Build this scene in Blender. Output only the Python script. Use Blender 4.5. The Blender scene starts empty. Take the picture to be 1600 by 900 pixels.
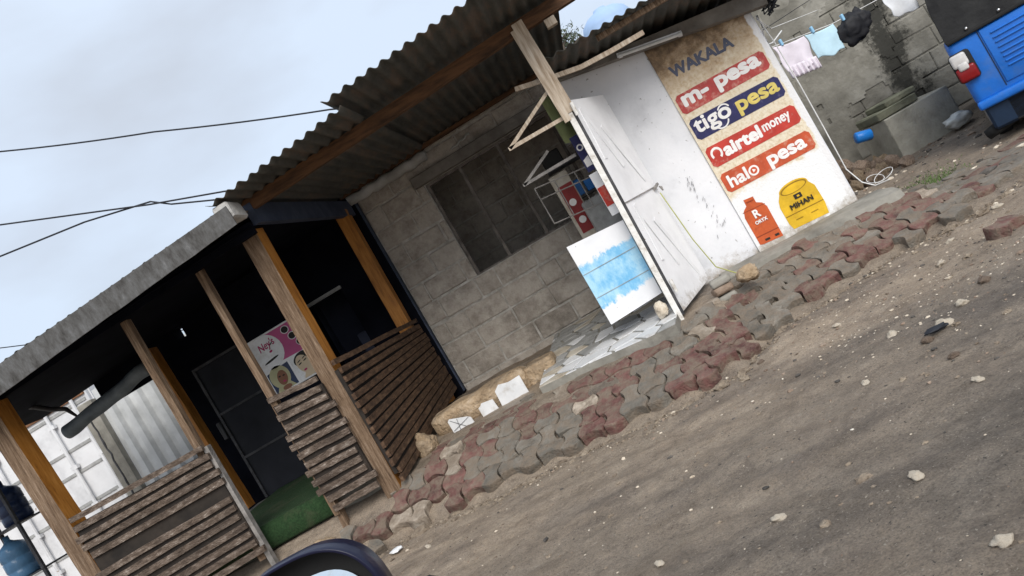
import bpy, bmesh, math, random
from mathutils import Vector, Matrix, noise
random.seed(7)
R_ = math.radians
sc = bpy.context.scene
COL = sc.collection

# ------------------------------------------------------------------ camera
ZC = 1.15
ROLL, YAW, PITCH = R_(30.2), R_(6.8), R_(-0.6)
ca, sa, cp, sp = math.cos(YAW), math.sin(YAW), math.cos(PITCH), math.sin(PITCH)
fwd = Vector((-sa*cp, ca*cp, sp)); rgt = Vector((ca, sa, 0)); upv = rgt.cross(fwd)
r2 = math.cos(ROLL)*rgt - math.sin(ROLL)*upv
u2 = math.sin(ROLL)*rgt + math.cos(ROLL)*upv
cam = bpy.data.cameras.new('camera'); co = bpy.data.objects.new('camera', cam); COL.objects.link(co)
cam.sensor_width = 36; cam.lens = 36*1155/1600; cam.clip_start = .05; cam.clip_end = 2000
co.matrix_world = Matrix(((r2.x, u2.x, -fwd.x, 0), (r2.y, u2.y, -fwd.y, 0), (r2.z, u2.z, -fwd.z, ZC), (0, 0, 0, 1)))
sc.camera = co

# ------------------------------------------------------------------ sky, sun, exposure
SUN_EL, SUN_AZ = R_(38), R_(165)          # azimuth clockwise from +Y: veiled sun behind the camera
w = bpy.data.worlds.new('World'); sc.world = w; w.use_nodes = True
nt = w.node_tree; N = nt.nodes; L = nt.links
bg = N['Background']; bg.inputs[1].default_value = .1
sky = N.new('ShaderNodeTexSky'); sky.sky_type = 'NISHITA'; sky.sun_disc = False
sky.sun_elevation = SUN_EL; sky.sun_rotation = SUN_AZ; sky.dust_density = 2
tc = N.new('ShaderNodeTexCoord'); mp = N.new('ShaderNodeMapping'); mp.inputs['Scale'].default_value = (1, 1, 2.2)
nz = N.new('ShaderNodeTexNoise'); nz.inputs['Scale'].default_value = 2.1; nz.inputs['Detail'].default_value = 5; nz.inputs['Roughness'].default_value = .5
rp = N.new('ShaderNodeValToRGB')
rp.color_ramp.elements[0].position = .33; rp.color_ramp.elements[0].color = (.62, .67, .75, 1)
rp.color_ramp.elements[1].position = .52; rp.color_ramp.elements[1].color = (.735, .835, .975, 1)
sc10 = N.new('ShaderNodeVectorMath'); sc10.operation = 'SCALE'; 
sep = N.new('ShaderNodeSeparateXYZ'); L.new(tc.outputs['Generated'], sep.inputs[0])      # overcast sky: a little brighter overhead than at the horizon
zen = N.new('ShaderNodeMapRange'); zen.inputs[1].default_value = 0; zen.inputs[2].default_value = 1; zen.inputs[3].default_value = 4.75; zen.inputs[4].default_value = 6.2
L.new(sep.outputs[2], zen.inputs[0]); L.new(zen.outputs[0], sc10.inputs['Scale'])
mx = N.new('ShaderNodeMix'); mx.data_type = 'RGBA'; mx.inputs[0].default_value = .88
L.new(tc.outputs['Generated'], mp.inputs[0]); L.new(mp.outputs[0], nz.inputs['Vector']); L.new(nz.outputs[0], rp.inputs[0])
L.new(rp.outputs[0], sc10.inputs[0]); L.new(sky.outputs[0], mx.inputs[6]); L.new(sc10.outputs[0], mx.inputs[7]); L.new(mx.outputs[2], bg.inputs[0])
sun = bpy.data.lights.new('sun', 'SUN'); sun.energy = 1.5; sun.angle = R_(40); sun.color = (1, .96, .9)
so = bpy.data.objects.new('sun', sun); COL.objects.link(so)
sd = Vector((math.sin(SUN_AZ)*math.cos(SUN_EL), math.cos(SUN_AZ)*math.cos(SUN_EL), math.sin(SUN_EL)))
so.rotation_euler = sd.to_track_quat('Z', 'Y').to_euler(); so.location = sd*30
sc.view_settings.view_transform = 'Standard'; sc.view_settings.look = 'None'; sc.view_settings.gamma = 1
sc.view_settings.use_curve_mapping = False; sc.view_settings.exposure = 1.0
sc.cycles.max_bounces = 6; sc.cycles.diffuse_bounces = 3

# ------------------------------------------------------------------ materials
def M(name, cols, scale=6, objvar=0, dust=None, stretch=(1, 1, 1), rough=.85, bump=.25, bscale=None, detail=8, dist=.02, metal=0, spec=.3, nrough=.6, speck=None, distort=0):
    m = bpy.data.materials.new(name); m.use_nodes = True
    t = m.node_tree; n = t.nodes; l = t.links; b = n['Principled BSDF']
    b.inputs['Roughness'].default_value = rough; b.inputs['Metallic'].default_value = metal; b.inputs['Specular IOR Level'].default_value = spec
    tc = n.new('ShaderNodeTexCoord'); mp = n.new('ShaderNodeMapping'); mp.inputs['Scale'].default_value = stretch
    oi = n.new('ShaderNodeObjectInfo'); ad = n.new('ShaderNodeVectorMath'); ad.operation = 'ADD'
    sh = n.new('ShaderNodeVectorMath'); sh.operation = 'SCALE'; sh.inputs[0].default_value = (13, 7, 11); l.new(oi.outputs['Random'], sh.inputs['Scale'])
    l.new(tc.outputs['Object'], ad.inputs[0]); l.new(sh.outputs[0], ad.inputs[1]); l.new(ad.outputs[0], mp.inputs[0])
    a = n.new('ShaderNodeTexNoise'); a.inputs['Scale'].default_value = scale; a.inputs['Detail'].default_value = detail; a.inputs['Roughness'].default_value = nrough; a.inputs['Distortion'].default_value = distort
    l.new(mp.outputs[0], a.inputs['Vector'])
    r = n.new('ShaderNodeValToRGB'); e = r.color_ramp.elements
    for i, (p, c) in enumerate(cols):
        x = e[i] if i < 2 else e.new(p)
        x.position = p; x.color = (*c, 1)
    l.new(a.outputs[0], r.inputs[0]); out = r.outputs[0]
    if speck:
        sscale, scol, thr = speck
        v = n.new('ShaderNodeTexNoise'); v.inputs['Scale'].default_value = sscale; v.inputs['Detail'].default_value = 3; l.new(mp.outputs[0], v.inputs['Vector'])
        rr = n.new('ShaderNodeValToRGB'); rr.color_ramp.elements[0].position = thr; rr.color_ramp.elements[1].position = thr+.05; l.new(v.outputs[0], rr.inputs[0])
        mm = n.new('ShaderNodeMix'); mm.data_type = 'RGBA'; mm.inputs[7].default_value = (*scol, 1); l.new(rr.outputs[0], mm.inputs[0]); l.new(out, mm.inputs[6]); out = mm.outputs[2]
    if objvar:
        hv = n.new('ShaderNodeHueSaturation'); vr = n.new('ShaderNodeMapRange'); vr.inputs[3].default_value = 1-objvar; vr.inputs[4].default_value = 1+objvar
        l.new(oi.outputs['Random'], vr.inputs[0]); l.new(vr.outputs[0], hv.inputs['Value']); l.new(out, hv.inputs['Color']); out = hv.outputs[0]
    if dust:
        dn = n.new('ShaderNodeTexNoise'); dn.inputs['Scale'].default_value = dust[1]; dn.inputs['Detail'].default_value = 9; dn.inputs['Roughness'].default_value = .72; l.new(mp.outputs[0], dn.inputs['Vector'])
        dr = n.new('ShaderNodeMapRange'); dr.inputs[1].default_value = dust[2]; dr.inputs[2].default_value = dust[3]; dr.inputs[4].default_value = dust[4]; l.new(dn.outputs[0], dr.inputs[0])
        dm = n.new('ShaderNodeMix'); dm.data_type = 'RGBA'; dm.inputs[7].default_value = (*dust[0], 1); l.new(dr.outputs[0], dm.inputs[0]); l.new(out, dm.inputs[6]); out = dm.outputs[2]
    l.new(out, b.inputs['Base Color'])
    if bump:
        c = n.new('ShaderNodeTexNoise'); c.inputs['Scale'].default_value = bscale or scale*4; c.inputs['Detail'].default_value = 6; l.new(mp.outputs[0], c.inputs['Vector'])
        bp = n.new('ShaderNodeBump'); bp.inputs['Strength'].default_value = bump; bp.inputs['Distance'].default_value = dist
        l.new(c.outputs[0], bp.inputs['Height']); l.new(bp.outputs[0], b.inputs['Normal'])
    return m

def two(name, a, b, **k):
    return M(name, [(.35, a), (.65, b)], **k)

wood_grey = M('weathered_wood', [(.34, (.06, .036, .022)), (.47, (.17, .11, .068)), (.55, (.24, .165, .108)), (.66, (.34, .25, .18))], scale=9, stretch=(6, 6, .4), bump=.7, nrough=.8, dust=((.09, .055, .034), 1.6, .54, .68, .7))
wood_orange = M('varnished_wood', [(.3, (.17, .062, .012)), (.5, (.37, .15, .027)), (.7, (.48, .215, .05))], scale=7, stretch=(4, 4, .5), nrough=.7, dust=((.10, .035, .012), 3.2, .60, .68, .8), rough=.5, bump=.15)
wood_pale = M('pale_timber', [(.3, (.30, .22, .15)), (.55, (.55, .46, .36)), (.7, (.66, .59, .50))], scale=6, stretch=(8, 8, .5), bump=.3)
wood_beam = M('brown_beam', [(.3, (.035, .020, .012)), (.6, (.14, .068, .032))], scale=6, stretch=(.6, 5, 5), bump=.3)
slat_x = M('peeling_slats', [(.32, (.035, .024, .018)), (.48, (.12, .088, .066)), (.58, (.20, .155, .125)), (.66, (.46, .40, .34)), (.73, (.13, .085, .055))], scale=13, stretch=(1, 3, 3), bump=.7, nrough=.78, dust=((.045, .032, .024), 2.5, .48, .64, .75))
slat_y = M('brown_slats', [(.3, (.025, .016, .011)), (.5, (.085, .048, .028)), (.7, (.18, .11, .065))], scale=10, stretch=(3, 1, 3), nrough=.75, bump=.5)
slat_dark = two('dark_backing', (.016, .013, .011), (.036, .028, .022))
galv = M('stained_galvanised', [(.32, (.035, .032, .029)), (.48, (.085, .083, .08)), (.6, (.12, .12, .12)), (.75, (.22, .22, .22))], scale=8, stretch=(1.8, 1, .8), rough=.65, bump=.2, nrough=.75)
roof_m = M('mossy_roof_sheet', [(.3, (.045, .045, .04)), (.5, (.085, .085, .076)), (.62, (.13, .10, .078)), (.75, (.16, .15, .135))], scale=3.5, stretch=(2.2, .7, 1), rough=.8, bump=.2, nrough=.72)
block_m = M('grey_block', [(.3, (.25, .215, .18)), (.5, (.41, .365, .315)), (.7, (.51, .465, .41))], scale=6, bump=.9, bscale=45, dist=.012, nrough=.75, dust=((.13, .11, .09), 2.6, .50, .68, .75))
mortar_m = two('mortar', (.32, .30, .265), (.52, .49, .45), scale=14, bump=.8, bscale=30)
plaster_m = M('grey_plaster', [(.3, (.30, .29, .27)), (.55, (.46, .45, .43)), (.75, (.56, .55, .53))], scale=4, bump=.4, bscale=40)
box_m = M('cement_render', [(.3, (.24, .225, .185)), (.55, (.38, .36, .30)), (.75, (.46, .44, .38))], scale=4, bump=.4, bscale=40)
conc_m = M('dirty_concrete', [(.3, (.15, .14, .12)), (.55, (.27, .255, .22)), (.75, (.36, .34, .30))], scale=4, bump=.5, bscale=50, dist=.01)
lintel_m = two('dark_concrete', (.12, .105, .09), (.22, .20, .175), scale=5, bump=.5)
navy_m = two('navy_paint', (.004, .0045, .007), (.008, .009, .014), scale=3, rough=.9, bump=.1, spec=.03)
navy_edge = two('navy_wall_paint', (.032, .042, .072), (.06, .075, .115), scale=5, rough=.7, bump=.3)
door_m = two('black_steel_door', (.008, .009, .012), (.020, .022, .029), scale=2, rough=.45, bump=.05, spec=.15)
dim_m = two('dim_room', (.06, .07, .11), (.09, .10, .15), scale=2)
white_wall = M('whitewashed_plaster', [(.30, (.58, .585, .61)), (.46, (.73, .735, .76)), (.7, (.80, .80, .82))], scale=2.5, bump=.3, bscale=25, dist=.01, speck=(26, (.34, .33, .32), .69))
white_paint = M('white_painted_steel', [(.3, (.76, .76, .77)), (.55, (.87, .87, .88)), (.7, (.90, .90, .91))], scale=4, rough=.5, bump=.1, speck=(30, (.40, .33, .26), .72))
jamb_m = M('chipped_white_jamb', [(.3, (.38, .33, .27)), (.45, (.72, .70, .66)), (.7, (.82, .81, .79))], scale=12, rough=.6, bump=.3)
wave_turf = M('artificial_turf', [(.3, (.010, .030, .009)), (.6, (.024, .062, .020)), (.8, (.05, .10, .04))], scale=60, bump=.9, bscale=160, dust=((.10, .09, .055), 3, .52, .70, .6))
stone_m = M('sandstone', [(.3, (.24, .16, .09)), (.5, (.42, .31, .20)), (.7, (.54, .44, .33))], scale=7, bump=1, bscale=32, dist=.03, nrough=.75, dust=((.19, .145, .10), 5, .44, .62, .8))
rock_m = M('rubble_stone', [(.3, (.13, .09, .065)), (.5, (.26, .19, .14)), (.7, (.36, .29, .23))], scale=8, bump=.8)
pale_stone = M('pale_stone', [(.3, (.42, .34, .25)), (.55, (.62, .54, .43)), (.7, (.72, .67, .58))], scale=14, bump=.6)
dark_pebble = two('dark_pebble', (.05, .045, .04), (.13, .115, .10), scale=14)
tile_white = two('white_tile', (.66, .67, .68), (.80, .80, .80), scale=6, rough=.3, bump=.05, dust=((.42, .37, .30), 7, .52, .70, .6))
tile_grey = two('grey_tile', (.24, .24, .23), (.40, .40, .39), scale=9, rough=.4, bump=.1)
tile_cream = two('cream_tile', (.40, .34, .26), (.58, .54, .46), scale=9, rough=.4, bump=.1)
cont_m = M('white_container_paint', [(.3, (.50, .50, .51)), (.5, (.66, .66, .67)), (.7, (.72, .72, .73))], scale=3, rough=.5, bump=.1, speck=(11, (.36, .30, .25), .70))
corr_m = two('grey_corrugated_paint', (.42, .43, .43), (.60, .61, .61), scale=3, rough=.6, bump=.1)
dark_metal = two('dark_metal', (.025, .025, .028), (.07, .07, .075), scale=8, rough=.5)
rust_m = two('rusty_steel', (.10, .045, .02), (.25, .13, .07), scale=10, rough=.8)
steel_bar = two('bare_steel', (.16, .15, .14), (.33, .31, .29), scale=12, rough=.55)
rust_bar = two('dull_window_bar', (.10, .085, .075), (.22, .195, .175), scale=12)
gutter_m = two('blue_grey_gutter', (.12, .15, .18), (.24, .29, .33), scale=5, rough=.5)
def flat(name, c, rough=.6, metal=0, var=.25, **k):
    return M(name, [(.3, tuple(v*(1-var) for v in c)), (.7, tuple(min(1, v*(1+var*.5)) for v in c))], scale=9, rough=rough, bump=.08, metal=metal, **k)
red_p = flat('faded_red_paint', (.44, .060, .055), dust=((.56, .30, .24), 16, .50, .66, .75)); red_p2 = flat('bright_red_paint', (.50, .045, .030), dust=((.56, .30, .24), 16, .54, .68, .6))
orange_p = flat('red_orange_paint', (.52, .085, .030), dust=((.58, .34, .24), 16, .52, .68, .6)); navy_p = flat('navy_sign_paint', (.024, .025, .10), dust=((.16, .15, .22), 18, .56, .70, .6))
white_p = flat('white_letter_paint', (.82, .80, .78), var=.1, dust=((.62, .42, .38), 22, .56, .70, .5)); yellow_p = flat('yellow_letter_paint', (.72, .58, .16)); wak_p = flat('slate_blue_paint', (.10, .11, .16))
cyl_or = flat('gas_orange_paint', (.54, .10, .026), dust=((.34, .06, .02), 12, .55, .68, .6)); cyl_ye = flat('gas_yellow_paint', (.70, .43, .02), dust=((.48, .24, .02), 10, .55, .68, .6)); black_p = flat('black_paint', (.02, .018, .016)); cyl_rd = flat('gas_dark_line', (.30, .05, .015)); cyl_yd = flat('gas_ochre_line', (.30, .17, .01))
blue_van = flat('blue_vehicle_paint', (.012, .15, .58), rough=.32, var=.12, spec=.5, dust=((.10, .17, .32), 5, .50, .72, .45))
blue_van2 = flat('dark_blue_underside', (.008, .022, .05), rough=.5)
canvas_m = two('black_canvas', (.012, .012, .013), (.028, .028, .028), scale=6, rough=.8)
lamp_red = flat('red_lens', (.22, .010, .012), rough=.15); lamp_clear = flat('clear_lens', (.62, .60, .58), rough=.15, var=.3)
rubber_m = flat('black_rubber', (.02, .02, .02), rough=.9); chrome = flat('steel_stud', (.55, .55, .55), rough=.3, metal=1)
cloth_pink = flat('pale_lilac_cotton', (.72, .66, .72), var=.12); cloth_blue = flat('pale_blue_cotton', (.50, .70, .80), var=.1); cloth_black = flat('black_cloth', (.012, .012, .015)); cloth_white = flat('white_cotton', (.72, .73, .75), var=.1)
cord_m = flat('white_cord', (.75, .74, .72)); cable_m = flat('black_cable', (.02, .022, .028)); peg_m = flat('blue_peg', (.30, .56, .78)); twine_m = flat('greenish_twine', (.42, .42, .14))
tank_m = flat('pale_blue_tank', (.34, .47, .68), var=.06); jug_m = flat('blue_plastic', (.02, .20, .62), rough=.3); bottle_m = flat('pale_blue_bottle', (.09, .20, .34), rough=.2); bottle_d = flat('dark_blue_bottle', (.02, .035, .085), rough=.3)
bag_m = flat('clear_plastic_bag', (.62, .63, .60), rough=.3)
leaf_m = M('leaf_green', [(.3, (.06, .075, .05)), (.7, (.13, .15, .10))], scale=3, bump=0); bark_m = two('bark', (.06, .05, .04), (.14, .11, .09), scale=12)
grass_m = M('fresh_grass', [(.3, (.06, .10, .03)), (.7, (.12, .19, .05))], scale=5, bump=0)
mirror_body = flat('dark_navy_shell', (.005, .006, .026), rough=.3, var=.1, spec=.4)
glass_m = flat('mirror_glass', (.80, .84, .86), rough=.02, metal=1, var=.02)
gas_dk = flat('dark_red_board', (.26, .03, .03))
tube_m = flat('unlit_white_tube', (.66, .66, .64), rough=.3)
moss_m = M('mossy_concrete', [(.3, (.10, .10, .07)), (.6, (.20, .20, .14)), (.75, (.28, .27, .20))], scale=5, bump=.5, bscale=40)
green_board = flat('pale_green_board', (.42, .48, .22)); blue_smear = None
pink_p = flat('poster_pink', (.50, .10, .25), var=.1); skin_b = flat('poster_brown_skin', (.22, .10, .06), var=.1); skin_p = flat('poster_pale_skin', (.58, .47, .33), var=.08); scarf_p = flat('poster_straw_scarf', (.42, .40, .24), var=.15); pinkdk = flat('poster_magenta', (.40, .02, .12), var=.05)

# block-and-plaster wall behind the yard, black-stained where water ran down
def stained_wall():
    m = M('stained_block_wall', [(.3, (.115, .108, .09)), (.5, (.205, .193, .162)), (.7, (.31, .295, .255))], scale=2.6, bump=.6, bscale=22, dist=.015)
    n = m.node_tree.nodes; l = m.node_tree.links; b = n['Principled BSDF']; src = b.inputs['Base Color'].links[0].from_socket
    tc = n.new('ShaderNodeTexCoord'); sx = n.new('ShaderNodeSeparateXYZ'); l.new(tc.outputs['Object'], sx.inputs[0])
    a = n.new('ShaderNodeTexNoise'); a.inputs['Scale'].default_value = 2.6; a.inputs['Detail'].default_value = 10; a.inputs['Roughness'].default_value = .78; l.new(tc.outputs['Object'], a.inputs['Vector'])
    d = n.new('ShaderNodeMath'); d.operation = 'ADD'; d.inputs[1].default_value = .42; l.new(sx.outputs[0], d.inputs[0])
    ab = n.new('ShaderNodeMath'); ab.operation = 'ABSOLUTE'; l.new(d.outputs[0], ab.inputs[0])
    ma = n.new('ShaderNodeMath'); ma.operation = 'MULTIPLY_ADD'; ma.inputs[1].default_value = 1.5; l.new(a.outputs[0], ma.inputs[0]); l.new(ab.outputs[0], ma.inputs[2])
    r = n.new('ShaderNodeMapRange'); r.inputs[1].default_value = 1.0; r.inputs[2].default_value = .84; r.inputs[4].default_value = .88; l.new(ma.outputs[0], r.inputs[0])
    mm = n.new('ShaderNodeMix'); mm.data_type = 'RGBA'; mm.inputs[7].default_value = (.014, .014, .011, 1)
    l.new(r.outputs[0], mm.inputs[0]); l.new(src, mm.inputs[6]); l.new(mm.outputs[2], b.inputs['Base Color'])
    return m
bwall_m = stained_wall()

# cream painted panel: rust-brown mould at its head, whitewash at its foot and right margin (stains of the board itself)
def panel_mat():
    m = M('stained_cream_panel', [(.3, (.58, .46, .31)), (.5, (.72, .63, .48)), (.7, (.78, .71, .58))], scale=40, bump=.3, bscale=80)
    n = m.node_tree.nodes; l = m.node_tree.links; b = n['Principled BSDF']; src = b.inputs['Base Color'].links[0].from_socket
    tc = n.new('ShaderNodeTexCoord'); sx = n.new('ShaderNodeSeparateXYZ'); l.new(tc.outputs['Object'], sx.inputs[0])
    a = n.new('ShaderNodeTexNoise'); a.inputs['Scale'].default_value = 9; a.inputs['Detail'].default_value = 8; a.inputs['Roughness'].default_value = .7; l.new(tc.outputs['Object'], a.inputs['Vector'])
    def mr(sock, a0, a1):
        q = n.new('ShaderNodeMapRange'); q.inputs[1].default_value = a0; q.inputs[2].default_value = a1; l.new(sock, q.inputs[0]); return q.outputs[0]
    def mt(op, x, y):
        q = n.new('ShaderNodeMath'); q.operation = op; q.use_clamp = (op == 'MULTIPLY')
        for i, s in enumerate((x, y)):
            if isinstance(s, (int, float)): q.inputs[i].default_value = s
            else: l.new(s, q.inputs[i])
        return q.outputs[0]
    def mixc(fac, base, c):
        q = n.new('ShaderNodeMix'); q.data_type = 'RGBA'; q.inputs[7].default_value = (*c, 1); l.new(fac, q.inputs[0]); l.new(base, q.inputs[6]); return q.outputs[2]
    nz = mt('SUBTRACT', a.outputs[0], .5)
    zz = mt('ADD', sx.outputs[2], mt('MULTIPLY_ADD', nz, .55)); 
    zz = mt('ADD', sx.outputs[2], nz)
    c = mixc(mt('MULTIPLY', mr(zz, 1.32, 1.8), .75), src, (.36, .20, .085))
    c = mixc(mt('MULTIPLY', mr(zz, 1.65, 1.95), .9), c, (.09, .065, .045))
    zf = mt('ADD', sx.outputs[2], mt('DIVIDE', nz, 3))
    c = mixc(mr(zf, .56, .50), c, (.80, .80, .80))
    xf = mt('ADD', sx.outputs[0], mt('DIVIDE', nz, 12))
    c = mixc(mr(xf, .785, .795), c, (.76, .75, .75))
    l.new(c, b.inputs['Base Color'])
    return m
panel_m = panel_mat()

def grime(m):
    n = m.node_tree.nodes; l = m.node_tree.links; b = n['Principled BSDF']; src = b.inputs['Base Color'].links[0].from_socket
    tc = n.new('ShaderNodeTexCoord'); sx = n.new('ShaderNodeSeparateXYZ'); l.new(tc.outputs['Object'], sx.inputs[0])
    a = n.new('ShaderNodeTexNoise'); a.inputs['Scale'].default_value = 8; a.inputs['Detail'].default_value = 10; a.inputs['Roughness'].default_value = .75; l.new(tc.outputs['Object'], a.inputs['Vector'])
    z = n.new('ShaderNodeMath'); z.operation = 'MULTIPLY_ADD'; z.inputs[1].default_value = -.55; l.new(a.outputs[0], z.inputs[0]); l.new(sx.outputs[2], z.inputs[2])
    r = n.new('ShaderNodeMapRange'); r.inputs[1].default_value = -.16; r.inputs[2].default_value = -.30; r.inputs[4].default_value = .85; l.new(z.outputs[0], r.inputs[0])
    mm = n.new('ShaderNodeMix'); mm.data_type = 'RGBA'; mm.inputs[7].default_value = (.30, .25, .19, 1); l.new(r.outputs[0], mm.inputs[0]); l.new(src, mm.inputs[6])
    l.new(mm.outputs[2], b.inputs['Base Color'])
grime(white_wall); grime(panel_m); grime(white_paint)

# white gate panel with a worn band of sky-blue paint
def gate_mat():
    m = M('white_gate_paint', [(.3, (.74, .75, .77)), (.7, (.84, .84, .86))], scale=5, rough=.45, bump=.08, speck=(45, (.12, .08, .07), .735))
    n = m.node_tree.nodes; l = m.node_tree.links; b = n['Principled BSDF']; src = b.inputs['Base Color'].links[0].from_socket
    tc = n.new('ShaderNodeTexCoord'); sx = n.new('ShaderNodeSeparateXYZ'); l.new(tc.outputs['Object'], sx.inputs[0])
    mp = n.new('ShaderNodeMapping'); mp.inputs['Scale'].default_value = (1.6, 1, 1); l.new(tc.outputs['Object'], mp.inputs[0])
    a = n.new('ShaderNodeTexNoise'); a.inputs['Scale'].default_value = 8; a.inputs['Detail'].default_value = 9; a.inputs['Roughness'].default_value = .72; l.new(mp.outputs[0], a.inputs['Vector'])
    def node(op, x, y):
        q = n.new('ShaderNodeMath'); q.operation = op
        for i, s in enumerate((x, y)):
            if isinstance(s, (int, float)): q.inputs[i].default_value = s
            else: l.new(s, q.inputs[i])
        return q.outputs[0]
    nz = node('MULTIPLY', node('SUBTRACT', a.outputs[0], .5), .20)
    d = node('ADD', node('ABSOLUTE', node('SUBTRACT', sx.outputs[2], .495), 0), nz)
    q = n.new('ShaderNodeMapRange'); q.inputs[1].default_value = .185; q.inputs[2].default_value = .16; q.inputs[4].default_value = .9; l.new(d, q.inputs[0])
    r = n.new('ShaderNodeValToRGB'); r.color_ramp.elements[0].position = .38; r.color_ramp.elements[0].color = (.11, .44, .74, 1); r.color_ramp.elements[1].position = .60; r.color_ramp.elements[1].color = (.38, .67, .85, 1); l.new(a.outputs[0], r.inputs[0])
    mm = n.new('ShaderNodeMix'); mm.data_type = 'RGBA'; l.new(q.outputs[0], mm.inputs[0]); l.new(src, mm.inputs[6]); l.new(r.outputs[0], mm.inputs[7]); l.new(mm.outputs[2], b.inputs['Base Color'])
    return m
gate_m = gate_mat()

# ------------------------------------------------------------------ mesh helper
class MB:
    def __init__(s): s.v = []; s.f = []; s.m = []
    def add(s, vs, fs, m=0):
        o = len(s.v); s.v += [Vector(p) for p in vs]
        for f in fs: s.f.append([i+o for i in f]); s.m.append(m)
        return s
    def hexa(s, p, m=0):       # 4 bottom (ccw), 4 top
        return s.add(p, [(3, 2, 1, 0), (4, 5, 6, 7), (0, 1, 5, 4), (1, 2, 6, 5), (2, 3, 7, 6), (3, 0, 4, 7)], m)
    def box(s, x0, x1, y0, y1, z0, z1, m=0, bev=0, jit=0, seg=1):
        if not bev:
            return s.hexa([(x0, y0, z0), (x1, y0, z0), (x1, y1, z0), (x0, y1, z0), (x0, y0, z1), (x1, y0, z1), (x1, y1, z1), (x0, y1, z1)], m)
        b = bmesh.new(); bmesh.ops.create_cube(b, size=1)
        for v in b.verts: v.co = Vector(((x0+x1)/2+v.co.x*(x1-x0), (y0+y1)/2+v.co.y*(y1-y0), (z0+z1)/2+v.co.z*(z1-z0)))
        bmesh.ops.bevel(b, geom=b.edges[:], offset=bev, segments=seg, affect='EDGES', profile=.5)
        if jit:
            for v in b.verts: v.co += Vector([random.uniform(-jit, jit) for _ in range(3)])
        return s.bm(b, m)
    def bm(s, b, m=0):
        b.verts.index_update(); s.add([v.co.copy() for v in b.verts], [[v.index for v in f.verts] for f in b.faces], m); b.free(); return s
    def bar(s, a, b, w, h, m=0, up=(0, 0, 1)):      # rectangular bar from a to b
        a = Vector(a); b = Vector(b); d = (b-a).normalized(); x = d.cross(Vector(up))
        if x.length < 1e-4: x = Vector((1, 0, 0))
        x.normalize(); y = x.cross(d); x *= w/2; y *= h/2
        return s.hexa([a-x-y, a+x-y, a+x+y, a-x+y, b-x-y, b+x-y, b+x+y, b-x+y], m)
    def tube(s, pts, r, n=8, m=0, cap=True):
        pts = [Vector(p) for p in pts]; o = len(s.v); k = len(pts)
        rs = r if isinstance(r, (list, tuple)) else [r]*k
        for i, p in enumerate(pts):
            d = (pts[min(i+1, k-1)]-pts[max(i-1, 0)]).normalized(); a = Vector((0, 0, 1)) if abs(d.z) < .9 else Vector((1, 0, 0))
            x = d.cross(a).normalized(); y = d.cross(x)
            for j in range(n):
                t = 2*math.pi*j/n; s.v.append(p+(x*math.cos(t)+y*math.sin(t))*rs[i])
        for i in range(k-1):
            for j in range(n):
                s.f.append([o+i*n+j, o+i*n+(j+1) % n, o+(i+1)*n+(j+1) % n, o+(i+1)*n+j]); s.m.append(m)
        if cap:
            s.f.append([o+j for j in range(n)][::-1]); s.m.append(m); s.f.append([o+(k-1)*n+j for j in range(n)]); s.m.append(m)
        return s
    def prism(s, pts, d, m=0):     # planar outline extruded by vector d
        n = len(pts); d = Vector(d); pts = [Vector(p) for p in pts]
        return s.add(pts+[p+d for p in pts], [list(range(n))[::-1], list(range(n, 2*n))]+[[i, (i+1) % n, n+(i+1) % n, n+i] for i in range(n)], m)
    def ico(s, c, r, sub=2, amp=.2, fr=1.5, m=0, seed=0, flatz=0):
        b = bmesh.new(); bmesh.ops.create_icosphere(b, subdivisions=sub, radius=1)
        r = r if isinstance(r, (tuple, list)) else (r, r, r); c = Vector(c)
        for v in b.verts:
            q = v.co.copy(); k = 1+amp*noise.noise(q*fr+Vector((seed*3.7, seed*1.3, seed*.7)))+amp*.4*noise.noise(q*fr*3+Vector((seed, 0, 0)))
            q = q*k; v.co = c+Vector((q.x*r[0], q.y*r[1], q.z*r[2]))
        return s.bm(b, m)
    def grid(s, fn, nu, nv, m=0):
        o = len(s.v)
        for j in range(nv+1):
            for i in range(nu+1): s.v.append(Vector(fn(i/nu, j/nv)))
        for j in range(nv):
            for i in range(nu):
                a = o+j*(nu+1)+i; s.f.append([a, a+1, a+nu+2, a+nu+1]); s.m.append(m)
        return s
    def lathe(s, prof, c, n=20, m=0, axis='z'):
        o = len(s.v); c = Vector(c); k = len(prof)
        for r, z in prof:
            for j in range(n):
                t = 2*math.pi*j/n; p = (r*math.cos(t), r*math.sin(t), z)
                if axis == 'x': p = (z, p[0], p[1])
                if axis == 'y': p = (p[0], z, p[1])
                s.v.append(c+Vector(p))
        for i in range(k-1):
            for j in range(n):
                s.f.append([o+i*n+j, o+i*n+(j+1) % n, o+(i+1)*n+(j+1) % n, o+(i+1)*n+j]); s.m.append(m)
        return s
    def rotz(s, c, ang, axis='Z'):
        Mx = Matrix.Translation(c) @ Matrix.Rotation(ang, 4, axis) @ Matrix.Translation(-Vector(c)); s.v = [Mx @ p for p in s.v]; return s
    def build(s, name, mats, parent=None, loc=None, smooth=False, solid=0):
        mats = mats if isinstance(mats, (list, tuple)) else [mats]
        off = Vector((0, 0, 0))
        if parent is not None:
            r = parent
            while r.parent: r = r.parent
            off = r.location
        elif loc is not None: off = Vector(loc)
        me = bpy.data.meshes.new(name); me.from_pydata([p-off for p in s.v], [], s.f)
        for x in mats: me.materials.append(x)
        for p, k in zip(me.polygons, s.m): p.material_index = k; p.use_smooth = smooth
        b = bmesh.new(); b.from_mesh(me); bmesh.ops.recalc_face_normals(b, faces=b.faces); 
        if solid: bmesh.ops.solidify(b, geom=b.faces[:], thickness=solid)
        b.to_mesh(me); b.free(); me.update()
        o = bpy.data.objects.new(name, me); COL.objects.link(o)
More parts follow.
